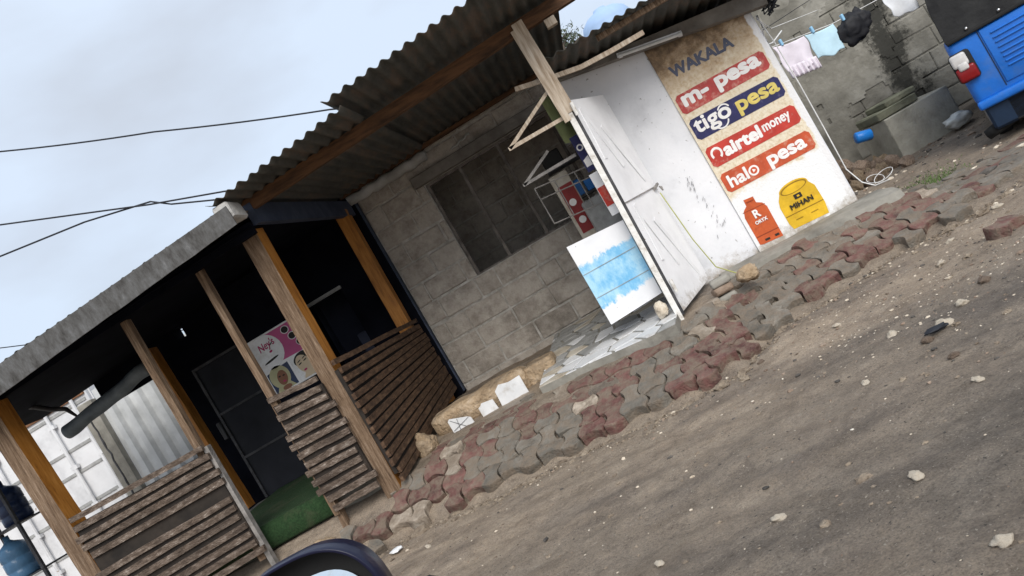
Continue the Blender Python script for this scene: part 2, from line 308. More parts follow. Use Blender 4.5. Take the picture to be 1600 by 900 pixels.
        if parent is not None: o.parent = parent
        elif loc is not None: o.location = loc
        return o

def tag(o, label=None, cat=None, group=None, kind=None):
    if label: o['label'] = label
    if cat: o['category'] = cat
    if group: o['group'] = group
    if kind: o['kind'] = kind
    return o
def thing(name, loc, label, cat, group=None):
    o = bpy.data.objects.new(name, None); COL.objects.link(o); o.location = loc; o.empty_display_size = .2
    return tag(o, label, cat, group)
def lettering(body, x0, x1, z0, z1, y, mat, parent, rot=0, bold=.012, shear=0, name='lettering', th=.0012):
    cu = bpy.data.curves.new('t', 'FONT'); cu.body = body; cu.size = 1; cu.extrude = .004; cu.shear = shear
    t = bpy.data.objects.new('t', cu); COL.objects.link(t)
    dg = bpy.context.evaluated_depsgraph_get(); dg.update(); me = bpy.data.meshes.new_from_object(t.evaluated_get(dg))
    vs = [v.co.copy() for v in me.vertices]; fs = [list(p.vertices) for p in me.polygons]
    bpy.data.objects.remove(t); bpy.data.curves.remove(cu); bpy.data.meshes.remove(me)
    ax, bx = min(v.x for v in vs), max(v.x for v in vs); az, bz = min(v.y for v in vs), max(v.y for v in vs)
    mb = MB(); cx, cz = (x0+x1)/2, (z0+z1)/2; c, s_ = math.cos(rot), math.sin(rot)
    k = (z1-z0)*bold*2.2
    for q in range(9):                       # brush-thick strokes: the same letters laid over each other round a small circle
        ox, oz = (0, 0) if q == 8 else (k*math.cos(q*math.pi/4), k*math.sin(q*math.pi/4)); out = []
        for v in vs:
            px = (v.x-ax)/(bx-ax)*(x1-x0-2*k)-(x1-x0)/2+k+ox; pz = (v.y-az)/(bz-az)*(z1-z0-2*k)-(z1-z0)/2+k+oz
            out.append((cx+c*px-s_*pz, y-.00009*q-(th if v.z > 0 else 0), cz+s_*px+c*pz))
        mb.add(out, fs)
    return mb.build(name, mat, parent)

# ------------------------------------------------------------------ ground
EX = [(-9, 4.9), (-2.6, 4.85), (-2.3, 4.84), (-1.8, 4.86), (-1.24, 4.64), (-.82, 4.62), (-.45, 4.52), (-.06, 4.43), (.40, 4.46), (.72, 4.84), (1.29, 5.10), (1.79, 5.24), (2.13, 5.12), (2.79, 5.38), (4, 5.5), (9, 5.6)]
def lerp(tab, x):
    if x <= tab[0][0]: return tab[0][1]
    for (a, p), (b, q) in zip(tab, tab[1:]):
        if x <= b: return p+(q-p)*(x-a)/(b-a)
    return tab[-1][1]
def sm(a, b, x):
    t = max(0, min(1, (x-a)/(b-a))); return t*t*(3-2*t)
TX = [(-9, 5.25), (-2, 5.3), (.55, 5.3), (1.0, 5.95), (9, 5.95)]
def h0(x, y):
    e = lerp(EX, x); T = lerp(TX, x); t = (y-e)/(T-e)
    if t <= 0: z = 0
    elif t < 1: z = .27*t
    else: z = min(.27+.05*(y-T), .46)
    k = sm(2.0, 2.7, x)
    z2 = .075*max(0, y-5.2); z2 = min(z2, .32)
    z = z*(1-k)+z2*k
    return z
def hr(x, y):
    n1 = noise.noise(Vector((x*.9, y*1.6, 0))); n2 = noise.noise(Vector((x*3.1, y*5.5, 4))); n3 = noise.noise(Vector((x*13, y*15, 9)))
    n4 = noise.noise(Vector((x*29, y*33, 5))); n5 = noise.noise(Vector((x*6.5, y*7.5, 1)))
    r = .024*n1+.010*n2+.005*n3+.0035*n4+.008*max(0, n5)
    r += .012*noise.noise(Vector((x*.5-y*.3, y*7+x*1.2, 2)))*sm(5, 3.5, y)
    e = lerp(EX, x); r += .022*math.exp(-((y-e+.22)/.08)**2)*(.1+noise.noise(Vector((x*5, 1, 1))))-.02*math.exp(-((y-e+.03)/.06)**2)
    return h0(x, y)+r
def axis(lo, hi, step, far):
    a = [lo+i*step for i in range(int(round((hi-lo)/step))+1)]; d = step; p = hi; R = []
    while p < far: d *= 1.35; p += d; R.append(p)
    d = step; p = lo; Lf = []
    while p > -far: d *= 1.35; p -= d; Lf.append(p)
    return Lf[::-1]+a+R
xs = axis(-4.6, 4.2, .024, 500); ys = axis(1.2, 8.6, .024, 500)
verts = []; tan = []
for y in ys:
    for x in xs:
        near = abs(x) < 8 and -1 < y < 12
        verts.append((x, y, hr(x, y) if near else h0(x, y)))
        e = lerp(EX, x)
        t = math.exp(-((y-e+.55)/.5)**2)*.7+.3*sm(.2, -2.2, x)+.6*noise.noise(Vector((x*.9, y*1.5, 3)))+.35*noise.noise(Vector((x*3.1, y*4.5, 7)))
        t -= .55*sm(.3, 1.5, x)*sm(4.2, 2.6, y)
        tan.append(max(0, min(1, .42+t*.5)))
nx = len(xs); faces = [(j*nx+i, j*nx+i+1, (j+1)*nx+i+1, (j+1)*nx+i) for j in range(len(ys)-1) for i in range(nx-1)]
me = bpy.data.meshes.new('ground'); me.from_pydata(verts, [], faces)
at = me.attributes.new('tan', 'FLOAT', 'POINT'); at.data.foreach_set('value', tan)
for p in me.polygons: p.use_smooth = True
gm = bpy.data.materials.new('dirt_road'); gm.use_nodes = True; n = gm.node_tree.nodes; l = gm.node_tree.links; b = n['Principled BSDF']
b.inputs['Specular IOR Level'].default_value = .3
tcn = n.new('ShaderNodeTexCoord'); gmap = n.new('ShaderNodeMapping'); gmap.inputs['Scale'].default_value = (.75, 1.25, 1); gmap.inputs['Rotation'].default_value = (0, 0, .12); l.new(tcn.outputs['Object'], gmap.inputs[0]); an = n.new('ShaderNodeAttribute'); an.attribute_name = 'tan'
def noise_n(scale, det, rough=.6):
    q = n.new('ShaderNodeTexNoise'); q.inputs['Scale'].default_value = scale; q.inputs['Detail'].default_value = det; q.inputs['Roughness'].default_value = rough; l.new(gmap.outputs[0] if scale < 10 else tcn.outputs['Object'], q.inputs['Vector']); return q.outputs[0]
def ramp_n(sock, els):
    q = n.new('ShaderNodeValToRGB')
    for i, (p, c) in enumerate(els):
        x = q.color_ramp.elements[i] if i < 2 else q.color_ramp.elements.new(p)
        x.position = p; x.color = (*c, 1)
    l.new(sock, q.inputs[0]); return q.outputs[0]
def mix_n(fac, a_, b_, mode='MIX'):
    q = n.new('ShaderNodeMix'); q.data_type = 'RGBA'; q.blend_type = mode
    for i, s_ in ((0, fac), (6, a_), (7, b_)):
        if hasattr(s_, 'links'): l.new(s_, q.inputs[i])
        else: q.inputs[i].default_value = s_ if i == 0 else (*s_, 1)
    return q.outputs[2]
darkc = ramp_n(noise_n(5, 10, .7), [(.3, (.095, .080, .066)), (.55, (.195, .166, .136)), (.75, (.275, .238, .195))])
tanc = ramp_n(noise_n(4, 10, .7), [(.3, (.275, .21, .152)), (.55, (.425, .338, .255)), (.75, (.505, .415, .32))])
base = mix_n(an.outputs['Fac'], darkc, tanc)
mid = ramp_n(noise_n(14, 12, .85), [(.32, (.50, .47, .45)), (.48, (1, 1, 1)), (.68, (1.35, 1.32, 1.26))]); base = mix_n(.85, base, mid, 'MULTIPLY')
grit = ramp_n(noise_n(130, 4, .7), [(.36, (.55, .53, .5)), (.5, (1, 1, 1)), (.66, (1.3, 1.28, 1.24))]); base = mix_n(.7, base, grit, 'MULTIPLY')
wet = ramp_n(noise_n(1.3, 7, .62), [(.50, (0, 0, 0)), (.62, (1, 1, 1))]); wetc = mix_n(1.0, base, (.74, .75, .78), 'MULTIPLY'); base = mix_n(wet, base, wetc)
spk = ramp_n(noise_n(85, 2), [(.66, (0, 0, 0)), (.69, (1, 1, 1))]); base = mix_n(spk, base, (.38, .33, .27))
spk2 = ramp_n(noise_n(60, 3), [(.30, (1, 1, 1)), (.34, (0, 0, 0))]); base = mix_n(spk2, base, (.05, .045, .04))
l.new(base, b.inputs['Base Color'])
rg = ramp_n(noise_n(2.2, 5), [(.36, (.36, .36, .36)), (.58, (.85, .85, .85))]); l.new(rg, b.inputs['Roughness'])
bp = n.new('ShaderNodeBump'); bp.inputs['Strength'].default_value = 1; bp.inputs['Distance'].default_value = .022
l.new(noise_n(34, 10, .8), bp.inputs['Height']); l.new(bp.outputs[0], b.inputs['Normal'])
me.materials.append(gm); go = bpy.data.objects.new('ground', me); COL.objects.link(go)
tag(go, 'brown dirt road rising to the shop fronts', 'ground', kind='structure')

# ------------------------------------------------------------------ block house
bh = thing('block_house', (-.75, 7.5, .42), 'bare grey concrete block building with a barred dark window and rusty overhanging roof', 'building')
def block_wall(mb, x0, x1, z0, z1, yf, ch=.2275, bw=.43, holes=(), th=.14, gap=.016):
    r = 0; z = z0
    while z < z1-.03:
        zt = min(z+ch, z1); x = x0-(bw*.5 if r % 2 else 0)-random.uniform(0, .08)
        while x < x1:
            ww = bw*random.choice((1, 1, 1, .95, .55)); a, b2 = max(x, x0), min(x+ww, x1); x += ww
            if b2-a < .05: continue
            segs = [(a, b2)]
            for (hx0, hx1, hz0, hz1) in holes:
                if (z+zt)/2 > hz0 and (z+zt)/2 < hz1:
                    ns = []
                    for p, q in segs:
                        if q <= hx0 or p >= hx1: ns.append((p, q)); continue
                        if p < hx0-.04: ns.append((p, hx0))
                        if q > hx1+.04: ns.append((hx1, q))
                    segs = ns
            for p, q in segs:
                g = gap*random.uniform(.3, .9); d = random.uniform(-.006, .004)
                mb.box(p+g/2, q-g/2, yf+d, yf+th, z+gap*random.uniform(.2, .7), zt-gap*random.uniform(.2, .7), 0, bev=.010, jit=.0055)
        z += ch; r += 1
mb = MB(); WX0, WX1, WZ0, WZ1 = -1.14, .30, 1.357, 2.43
block_wall(mb, -1.84, .75, .22, 2.84, 7.5, holes=[(WX0, WX1, WZ0, WZ1)], gap=.022)
mw = 1
for q in ((-1.84, WX0, .2, 2.86), (WX1, .75, .2, 2.86), (WX0, WX1, .2, WZ0), (WX0, WX1, WZ1, 2.86)):
    mb.box(q[0], q[1], 7.511, 7.62, q[2], q[3], 1)
mb.build('wall', [block_m, mortar_m], bh)
# room behind the window
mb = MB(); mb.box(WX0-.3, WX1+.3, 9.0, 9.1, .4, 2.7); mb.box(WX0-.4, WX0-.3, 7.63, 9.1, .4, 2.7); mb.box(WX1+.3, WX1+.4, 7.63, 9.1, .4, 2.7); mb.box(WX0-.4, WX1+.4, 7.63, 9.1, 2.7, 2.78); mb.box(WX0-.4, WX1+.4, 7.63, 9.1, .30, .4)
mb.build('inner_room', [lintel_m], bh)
mb = MB(); block_wall(mb, WX0-.3, WX1+.3, .42, 2.7, 8.62, th=.1); mb.box(WX0-.3, WX1+.3, 8.632, 8.7, .4, 2.7, 1); mb.build('inner_wall', [block_m, mortar_m], bh)
mb = MB()
for x in (WX0+.02, -.745, -.30, WX1-.02): mb.box(x-.016, x+.016, 7.535, 7.57, WZ0, WZ1)
mb.box(WX0, WX1, 7.53, 7.575, WZ0-.012, WZ0+.018); mb.box(WX0, WX1, 7.53, 7.575, WZ1-.03, WZ1)
wf = mb.build('window', rust_bar, bh)
tag(wf, 'window frame of bare steel uprights')
mb = MB(); mb.box(-1.24, .62, 7.43, 7.497, 2.43, 2.55, bev=.008, jit=.004); mb.build('lintel', lintel_m, bh)
mb = MB()
pts = [(-1.9+i*.055, 7.43+.012*math.sin(i*2.3), 2.675+.008*math.sin(i*1.7)) for i in range(18)]
mb.tube(pts, [.055+.014*noise.noise(Vector((i*.9, 0, 0))) for i in range(18)], 10); mb.build('mortar_fillet', plaster_m, bh, smooth=True)
mb = MB(); mb.tube([(-.72+.03*i, 7.485, 2.595+.01*math.sin(i*2)+.012*i*.5) for i in range(9)], .012, 6); mb.build('mortar_smear', plaster_m, bh)
# overhanging roof of corrugated sheets
def sheet(mb, x0, x1, yf, yb, zf, zb, per=.095, amp=.014, wob=.0):
    nu = int((x1-x0)/per*8)
    def fn(u, v):
        x = x0+(x1-x0)*u; y = yf+(yb-yf)*v+ (wob*noise.noise(Vector((round(x/per)*.7, 0, 3))) if v == 0 else 0)
        z = zf(x)+(zb(x)-zf(x))*v+amp*math.sin(2*math.pi*x/per)+.006*noise.noise(Vector((x*2, y*1.2, 0)))
        return (x, y, z)
    mb.grid(fn, nu, 14)
mb = MB(); sheet(mb, -2.06, -.93, 4.72, 7.6, lambda x: 2.585+.075*(x+2.04), lambda x: 2.76, wob=.03); mb.build('roof_sheet', roof_m, bh, smooth=True, solid=.003)
mb = MB(); sheet(mb, -1.02, .72, 4.66, 7.6, lambda x: 2.735+.045*(x+1.01), lambda x: 2.80, wob=.03); mb.build('roof_sheet', roof_m, bh, smooth=True, solid=.003)
mb = MB(); mb.hexa([(-2.02, 5.15, 2.525), (.80, 5.45, 2.665), (.80, 5.51, 2.665), (-2.02, 5.21, 2.525), (-2.02, 5.15, 2.615), (.80, 5.45, 2.765), (.80, 5.51, 2.765), (-2.02, 5.21, 2.615)]); mb.build('roof_beam', wood_beam, bh)
mb = MB(); mb.bar((-1.95, 7.40, 2.745), (.72, 7.40, 2.765), .05, .04); mb.build('wall_plate', wood_beam, bh)
mb = MB(); mb.bar((.365, 5.445, 1.98), (.345, 5.40, 2.72), .065, .085, up=(1, 0, 0))
mb.bar((.318, 5.43, 1.93), (.300, 5.385, 2.68), .03, .05, up=(1, 0, 0)); p = mb.build('post', wood_pale, bh); p['label'] = 'pale split timber prop under the roof edge'
mb = MB(); mb.bar((.52, 5.42, 2.60), (.60, 5.42, 2.60), .06, .06); mb.build('wood_offcut', wood_pale, bh)
mb = MB()
pk = [(.105, 5.6, 2.365), (.35, 5.6, 2.305), (.61, 5.6, 2.25), (.85, 5.6, 2.235), (1.12, 5.6, 2.228)]
for a, b2 in zip(pk, pk[1:]): mb.bar(a, b2, .02, .035)
mb.build('batten', wood_pale, bh)

# ------------------------------------------------------------------ salon porch
po = thing('salon_porch', (-3.2, 5.2, .3), 'dark navy salon porch with orange timber posts and peeling slatted rails', 'building')
FZ = .46
mb = MB(); mb.box(-4.4, -2.08, 5.36, 7.5, .12, FZ-.012); mb.build('floor_slab', conc_m, po)
# rear wall with a door opening, a small vent hole and a window opening
mb = MB(); Yb = 7.42
HX = (-4.27, -4.15, 2.37, 2.49)
mb.box(-4.60, HX[0], Yb, 7.6, .3, 3.0); mb.box(HX[0], HX[1], Yb, 7.6, .3, HX[2]); mb.box(HX[0], HX[1], Yb, 7.6, HX[3], 3.0)
mb.box(HX[1], -2.86, Yb, 7.6, .3, 3.0); mb.box(-2.86, -2.43, Yb, 7.6, .3, 1.2); mb.box(-2.86, -2.43, Yb, 7.6, 1.97, 3.0); mb.box(-2.43, -1.86, Yb, 7.6, .3, 3.0)
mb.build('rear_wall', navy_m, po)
mb = MB(); mb.box(-2.87, -2.42, Yb-.025, Yb+.02, 1.955, 1.99); mb.build('window_head', tile_grey, po)
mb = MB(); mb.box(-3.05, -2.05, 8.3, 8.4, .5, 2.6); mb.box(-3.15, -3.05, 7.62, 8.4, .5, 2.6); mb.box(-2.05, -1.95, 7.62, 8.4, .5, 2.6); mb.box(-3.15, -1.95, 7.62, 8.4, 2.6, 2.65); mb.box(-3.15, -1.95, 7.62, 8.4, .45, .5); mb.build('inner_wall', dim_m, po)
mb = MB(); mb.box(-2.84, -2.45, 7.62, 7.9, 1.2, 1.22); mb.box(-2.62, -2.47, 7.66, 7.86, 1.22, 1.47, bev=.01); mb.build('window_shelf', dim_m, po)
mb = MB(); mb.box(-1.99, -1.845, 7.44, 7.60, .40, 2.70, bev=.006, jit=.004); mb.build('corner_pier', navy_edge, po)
d = MB(); d.box(-4.27, -3.45, Yb-.05, Yb-.004, FZ, 2.02); dd = d.build('door', door_m, po)
mb = MB()
for z in (2.0, 1.46, .94): mb.box(-4.25, -3.47, Yb-.066, Yb-.05, z-.012, z+.012)
for x in (-4.25, -3.47): mb.box(x-.014, x+.014, Yb-.068, Yb-.05, FZ, 2.01)
mb.build('door_frame_bar', dark_metal, dd)
mb = MB(); mb.box(-4.33, -4.28, Yb-.08, Yb-.03, 1.2, 1.4, bev=.008); mb.build('handle', dark_metal, dd)
# roof and fascia
mb = MB(); sheet(mb, -6.3, -1.99, 4.72, 7.6, lambda x: 2.43+.045*(x+3.91), lambda x: 2.62, amp=.010); 
mb.build('roof_sheet', roof_m, po, smooth=True, solid=.003)
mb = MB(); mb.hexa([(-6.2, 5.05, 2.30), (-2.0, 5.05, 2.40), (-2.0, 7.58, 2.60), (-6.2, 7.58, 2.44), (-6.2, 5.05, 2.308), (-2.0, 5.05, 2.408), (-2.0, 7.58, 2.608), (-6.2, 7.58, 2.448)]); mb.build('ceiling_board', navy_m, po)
mb = MB()
def fz(x, t): return (2.245+.065*(x+3.97) if t == 0 else 2.425+.045*(x+3.91))
def fas(u, v): 
    x = -6.3+4.37*u; return (x, 4.70+.006*noise.noise(Vector((x*3, v, 0)))-.012*v, fz(x, 0)+(fz(x, 1)-fz(x, 0))*v+(.006*noise.noise(Vector((x*5, 0, 1))) if v == 0 else 0))
mb.grid(fas, 60, 4); mb.build('fascia', galv, po, solid=.012)
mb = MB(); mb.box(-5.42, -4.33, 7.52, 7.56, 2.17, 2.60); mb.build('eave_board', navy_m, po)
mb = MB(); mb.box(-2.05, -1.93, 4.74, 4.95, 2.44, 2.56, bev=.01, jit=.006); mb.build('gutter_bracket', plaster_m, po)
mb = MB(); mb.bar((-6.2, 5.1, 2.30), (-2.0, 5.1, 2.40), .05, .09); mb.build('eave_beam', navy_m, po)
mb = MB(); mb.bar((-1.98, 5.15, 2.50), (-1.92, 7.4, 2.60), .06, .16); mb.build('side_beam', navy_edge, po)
# posts: weathered front faces, varnished side faces
def post(x, y, zb, zt, wx, wy, lean=(0, 0), mats=None, label=None):
    m2 = MB(); n_ = 14
    def ring(t):
        cx = x+lean[0]*t; cy = y+lean[1]*t; z = zb+(zt-zb)*t; k = .004*noise.noise(Vector((x*5, t*7, 0)))
        return [(cx-wx/2+k, cy-wy/2, z), (cx+wx/2+k, cy-wy/2, z), (cx+wx/2+k, cy+wy/2, z), (cx-wx/2+k, cy+wy/2, z)]
    R = [ring(i/n_) for i in range(n_+1)]
    for i in range(n_):
        a, b2 = R[i], R[i+1]
        m2.add([a[0], a[1], b2[1], b2[0]], [(0, 1, 2, 3)], 0); m2.add([a[1], a[2], b2[2], b2[1]], [(0, 1, 2, 3)], 1)
        m2.add([a[2], a[3], b2[3], b2[2]], [(0, 1, 2, 3)], 0); m2.add([a[3], a[0], b2[0], b2[3]], [(0, 1, 2, 3)], 1)
    m2.add(R[0], [(0, 1, 2, 3)], 0); m2.add(R[-1], [(0, 1, 2, 3)], 0)
    o = m2.build('post', mats or [wood_grey, wood_orange], po)
    if label: o['label'] = label
    return o
def dual_post():  # corner post: varnished above the rail, bare below on its side face
    pass
post(-2.13, 5.27, .16, 2.46, .13, .16, (.03, 0), label='stout corner post with orange varnished side')
post(-4.36, 5.08, .2, 2.30, .15, .16, (-.10, 0), label='leaning end post with orange varnished side')
post(-1.99, 7.2, .4, 2.58, .13, .12, (.03, 0), mats=[wood_orange, wood_orange], label='orange post at the wall')
post(-4.24, 6.92, .5, 2.36, .12, .14, (-.06, 0), mats=[wood_orange, wood_orange], label='orange post at the rear')
post(-3.23, 5.14, .28, 2.32, .055, .06, (0, 0), mats=[wood_grey, wood_grey]); post(-2.56, 5.16, .3, 2.36, .05, .06, (.015, 0), mats=[wood_grey, wood_grey])
# slatted rails
def rail(a, b2, z0a, z1a, z0b, z1b, nsl, mat, out, label, skip=()):
    a = Vector((a[0], a[1], 0)); b2 = Vector((b2[0], b2[1], 0)); d = (b2-a); nrm = Vector(out); m2 = MB(); bk = m2
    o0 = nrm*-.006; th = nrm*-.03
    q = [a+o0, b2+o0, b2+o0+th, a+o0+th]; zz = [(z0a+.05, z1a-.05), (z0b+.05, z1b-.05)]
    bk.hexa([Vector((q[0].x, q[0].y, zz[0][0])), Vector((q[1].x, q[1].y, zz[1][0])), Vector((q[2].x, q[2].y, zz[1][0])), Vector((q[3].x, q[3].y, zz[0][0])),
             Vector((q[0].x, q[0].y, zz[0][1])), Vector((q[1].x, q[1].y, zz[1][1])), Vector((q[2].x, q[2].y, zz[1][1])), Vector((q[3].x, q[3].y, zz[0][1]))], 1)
    for i in range(nsl):
        if i in skip: continue
        t = i/(nsl-1); za = z0a+(z1a-z0a)*t+random.uniform(-.007, .007); zb = z0b+(z1b-z0b)*t+random.uniform(-.007, .007)
        ea = random.uniform(-.035, .02); eb = random.uniform(-.02, .035); dn = d.normalized()
        hh = .023 if i < nsl-1 else .02
        pa = a-dn*(-ea) ; pb = b2+dn*eb
        prev = None
        for k in range(6):
            s0, s1 = k/6, (k+1)/6
            def P(s_): 
                p = pa.lerp(pb, s_); return p, za+(zb-za)*s_+.007*noise.noise(Vector((i*3.1, s_*3, 0)))
            (p0, y0), (p1, y1) = P(s0), P(s1)
            f0, f1 = p0+nrm*.018, p1+nrm*.018; g0, g1 = p0-nrm*.010, p1-nrm*.010; bt = .012
            m2.hexa([Vector((f0.x, f0.y, y0-hh)), Vector((f1.x, f1.y, y1-hh)), Vector((g1.x, g1.y, y1-hh)), Vector((g0.x, g0.y, y0-hh)),
                     Vector((f0.x, f0.y, y0+hh)), Vector((f1.x, f1.y, y1+hh)), Vector((g1.x, g1.y, y1+hh)), Vector((g0.x, g0.y, y0+hh))])
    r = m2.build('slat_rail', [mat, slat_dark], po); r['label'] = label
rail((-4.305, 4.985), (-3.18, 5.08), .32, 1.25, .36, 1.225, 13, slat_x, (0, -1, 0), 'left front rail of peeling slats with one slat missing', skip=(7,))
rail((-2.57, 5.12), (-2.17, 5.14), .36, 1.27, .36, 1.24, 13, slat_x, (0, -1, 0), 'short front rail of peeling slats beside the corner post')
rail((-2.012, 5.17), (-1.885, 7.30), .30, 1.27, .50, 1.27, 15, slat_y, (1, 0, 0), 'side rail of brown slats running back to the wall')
mb = MB(); mb.box(-3.19, -3.15, 5.10, 5.15, .18, 1.22); mb.build('rail_stile', steel_bar, po)
mb = MB(); mb.bar((-2.57, 5.18, .12), (-2.55, 5.18, .36), .05, .05, up=(1, 0, 0)); mb.build('rail_foot', wood_grey, po)

tm = MB()
def tf(u, v):
    x = -4.1+1.52*u
    if v < .8: y = 7.36-(7.36-5.30)*v/.8; z = FZ+.006+.006*noise.noise(Vector((x*3, y*3, 0)))
    else:
        q = (v-.8)/.2; y = 5.30-.02*q-.03*math.sin(q*math.pi); z = FZ+.006-(.17)*q
    return (x+.03*noise.noise(Vector((y, 0, 5))), y, z)
tm.grid(tf, 24, 50); t = tm.build('turf_mat', wave_turf, loc=(-3.3, 6.3, FZ), solid=.012, smooth=True); tag(t, 'green artificial turf mat folded over the dark porch step', 'mat')

# poster on an added backing, set forward of the rear wall to catch more light
mb = MB(); mb.box(-3.36, -2.62, 6.73, 6.80, FZ, 2.45); mb.build('added_poster_backing', navy_m, po)
ps = thing('beauty_poster', (-3.0, 6.72, 1.3), 'pink and white beauty salon poster with two made-up women, hung inside the porch', 'poster')
PX0, PX1, PZ0, PZ1, PY = -3.316, -2.70, 1.304, 1.89, 6.705
mb = MB(); mb.box(PX0, PX1, PY, 6.728, PZ0, PZ1, bev=.004); mb.build('board', tile_white, ps)
def P2(u, v, k=0): return (PX0+(PX1-PX0)*u, PY-.0012*(k+1), PZ0+(PZ1-PZ0)*v)
def ell(cu, cv, ru, rv, k, n_=24, rot=0): return [P2(cu+ru*math.cos(t)*math.cos(rot)-rv*math.sin(t)*math.sin(rot), cv+ru*math.cos(t)*math.sin(rot)+rv*math.sin(t)*math.cos(rot), k) for t in [2*math.pi*i/n_ for i in range(n_)]]
mats = [pink_p, tile_white, skin_b, skin_p, scarf_p, black_p, pinkdk, bottle_d]
th = (0, .001, 0)
mb = MB(); mb.prism([P2(.40, .97, 0), P2(.98, .97, 0), P2(.98, .45, 0), P2(.36, .47, 0)], th, 0); mb.prism(ell(.30, .70, .27, .29, 1), th, 1)
for c in ((.72, .88), (.78, .74), (.85, .60)): mb.prism(ell(c[0], c[1], .07, .065, 1), th, 1); mb.prism(ell(c[0], c[1], .058, .054, 2), th, 5)
mb.build('printed_top', mats, ps)
mb = MB()
mb.prism([P2(.10, .03, 0), P2(.50, .03, 0), P2(.50, .42, 0), P2(.10, .38, 0)], th, 7)
mb.prism(ell(.28, .26, .17, .19, 1), th, 4); mb.prism([P2(.12, .03, 1.5), P2(.46, .03, 1.5), P2(.40, .12, 1.5), P2(.2, .15, 1.5)], th, 4)
mb.prism(ell(.31, .23, .085, .125, 3, rot=-.2), th, 2); mb.prism(ell(.31, .06, .08, .04, 3), th, 2)
for c in ((.275, .265), (.345, .255)): mb.prism(ell(c[0], c[1], .022, .012, 4, 10), th, 5)
mb.prism(ell(.315, .165, .028, .013, 4, 10), th, 6)
mb.build('printed_portrait', mats, ps)['label'] = 'portrait of a smiling woman in a straw-coloured headscarf'
mb = MB()
mb.prism([P2(.53, .03, 0), P2(.98, .03, 0), P2(.98, .44, 0), P2(.53, .42, 0)], th, 1)
mb.prism(ell(.74, .34, .16, .11, 1, rot=.2), th, 5); mb.prism(ell(.72, .25, .115, .16, 2, rot=.25), th, 3); mb.prism([P2(.62, .03, 1.5), P2(.9, .03, 1.5), P2(.83, .16, 1.5), P2(.70, .16, 1.5)], th, 3)
mb.prism([P2(.80, .03, 3), P2(.97, .03, 3), P2(.97, .18, 3)], th, 5)
for c in ((.665, .275), (.765, .30)): mb.prism(ell(c[0], c[1], .035, .010, 3, 10, .3), th, 5); mb.prism(ell(c[0], c[1]+.045, .04, .008, 3, 10, .35), th, 5)
mb.prism(ell(.70, .155, .032, .016, 3, 10, .2), th, 6)
mb.build('printed_portrait', mats, ps)['label'] = 'portrait of a pale-skinned woman with closed eyes'
lettering("Ney's", PX0+.12, PX0+.30, PZ0+.42, PZ0+.52, PY-.0035, pinkdk, ps, rot=.12, shear=.25, bold=.005)
mb = MB(); mb.prism(ell(.30, .56, .14, .018, 3, 16, .15), th, 5); mb.prism(ell(.42, .80, .035, .01, 3, 10, .5), th, 5); mb.prism(ell(.36, .69, .03, .018, 3, 10, .2), th, 6); mb.build('printed_brow', mats, ps)

# ------------------------------------------------------------------ white kiosk
ki = thing('phone_money_kiosk', (1.2, 6.3, .3), 'low whitewashed money agent kiosk with painted red and navy brand banners', 'kiosk')
def ztop(x): return 2.40-.205*(x-.42)
mb = MB()
def kw(u, v):
    x = .42+1.63*u; z = .15+(ztop(x)-.15)*v; return (x, 6.25+.006*noise.noise(Vector((x*2.5, z*2.5, 0))), z)
mb.grid(kw, 40, 40); 
mb.add([(.42, 6.265, .15), (2.05, 6.265, .15), (2.05, 7.4, .15), (.42, 7.4, .15), (.42, 6.265, ztop(.42)), (2.05, 6.265, ztop(2.05)), (2.05, 7.4, ztop(2.05)+.1), (.42, 7.4, ztop(.42)+.1)], [(0, 1, 5, 4), (1, 2, 6, 5), (2, 3, 7, 6), (3, 0, 4, 7)])
mb.add([kw(1, v/10) for v in range(11)]+[(2.05, 6.265, .15), (2.05, 6.265, ztop(2.05))], [list(range(11))+[12, 11]])
mb.build('wall', white_wall, ki)
mb = MB(); mb.box(1.175, 2.035, 6.232, 6.243, .30, 2.03); mb.hexa([(1.175, 6.232, 2.03), (2.035, 6.232, 2.03), (2.035, 6.243, 2.03), (1.175, 6.243, 2.03), (1.175, 6.232, 2.24), (2.035, 6.232, 2.065), (2.035, 6.243, 2.065), (1.175, 6.243, 2.24)])
pn = mb.build('sign_panel', panel_m, ki)
mb = MB(); rq = random.Random(8)
for i in range(46):
    x, z = (rq.gauss(.97, .022), rq.gauss(1.08, .05)) if i < 26 else (rq.gauss(.99, .05), rq.gauss(.78, .10)); ln = rq.uniform(.008, .035); a = rq.gauss(1.2, .3); wd = rq.uniform(.0008, .003)
    mb.bar((x, 6.238, z), (x+ln*math.cos(a), 6.238, z+ln*math.sin(a)), .004, wd)
mb.build('scuff_mark', flat('grey_scuff', (.22, .22, .23)), ki)
YS = 6.229
def banner(z0a, z1a, z0b, z1b, mat, label):
    m2 = MB(); k = []
    a = [(1.195, z0a), (1.975, z0b), (1.975, z1b), (1.195, z1a)]; r = .025; pts = []
    for i in range(4):
        p = Vector(a[i]); q = Vector(a[(i+1) % 4]); o = Vector(a[i-1])
        for t in (0, .33, .66, 1):
            s0 = p+(o-p).normalized()*r*(1-t); s1 = p+(q-p).normalized()*r*t; pts.append((s0+s1-p)*1)
    m2.prism([(p.x, YS, p.y) for p in pts], (0, .0025, 0)); o = m2.build('painted_banner', mat, pn); o['label'] = label; return o
b1 = banner(1.595, 1.765, 1.575, 1.735, red_p, 'faded red banner reading m- pesa')
lettering('m- pesa', 1.235, 1.925, 1.60, 1.735, YS-.0005, white_p, b1, rot=-.02, bold=.03)
b2_ = banner(1.355, 1.54, 1.325, 1.50, navy_p, 'navy banner reading tigo pesa')
lettering('tigo', 1.215, 1.535, 1.365, 1.53, YS-.0005, white_p, b2_, rot=-.02, bold=.014); lettering('pesa', 1.585, 1.95, 1.345, 1.475, YS-.0005, yellow_p, b2_, rot=-.03, bold=.022)
mb = MB()
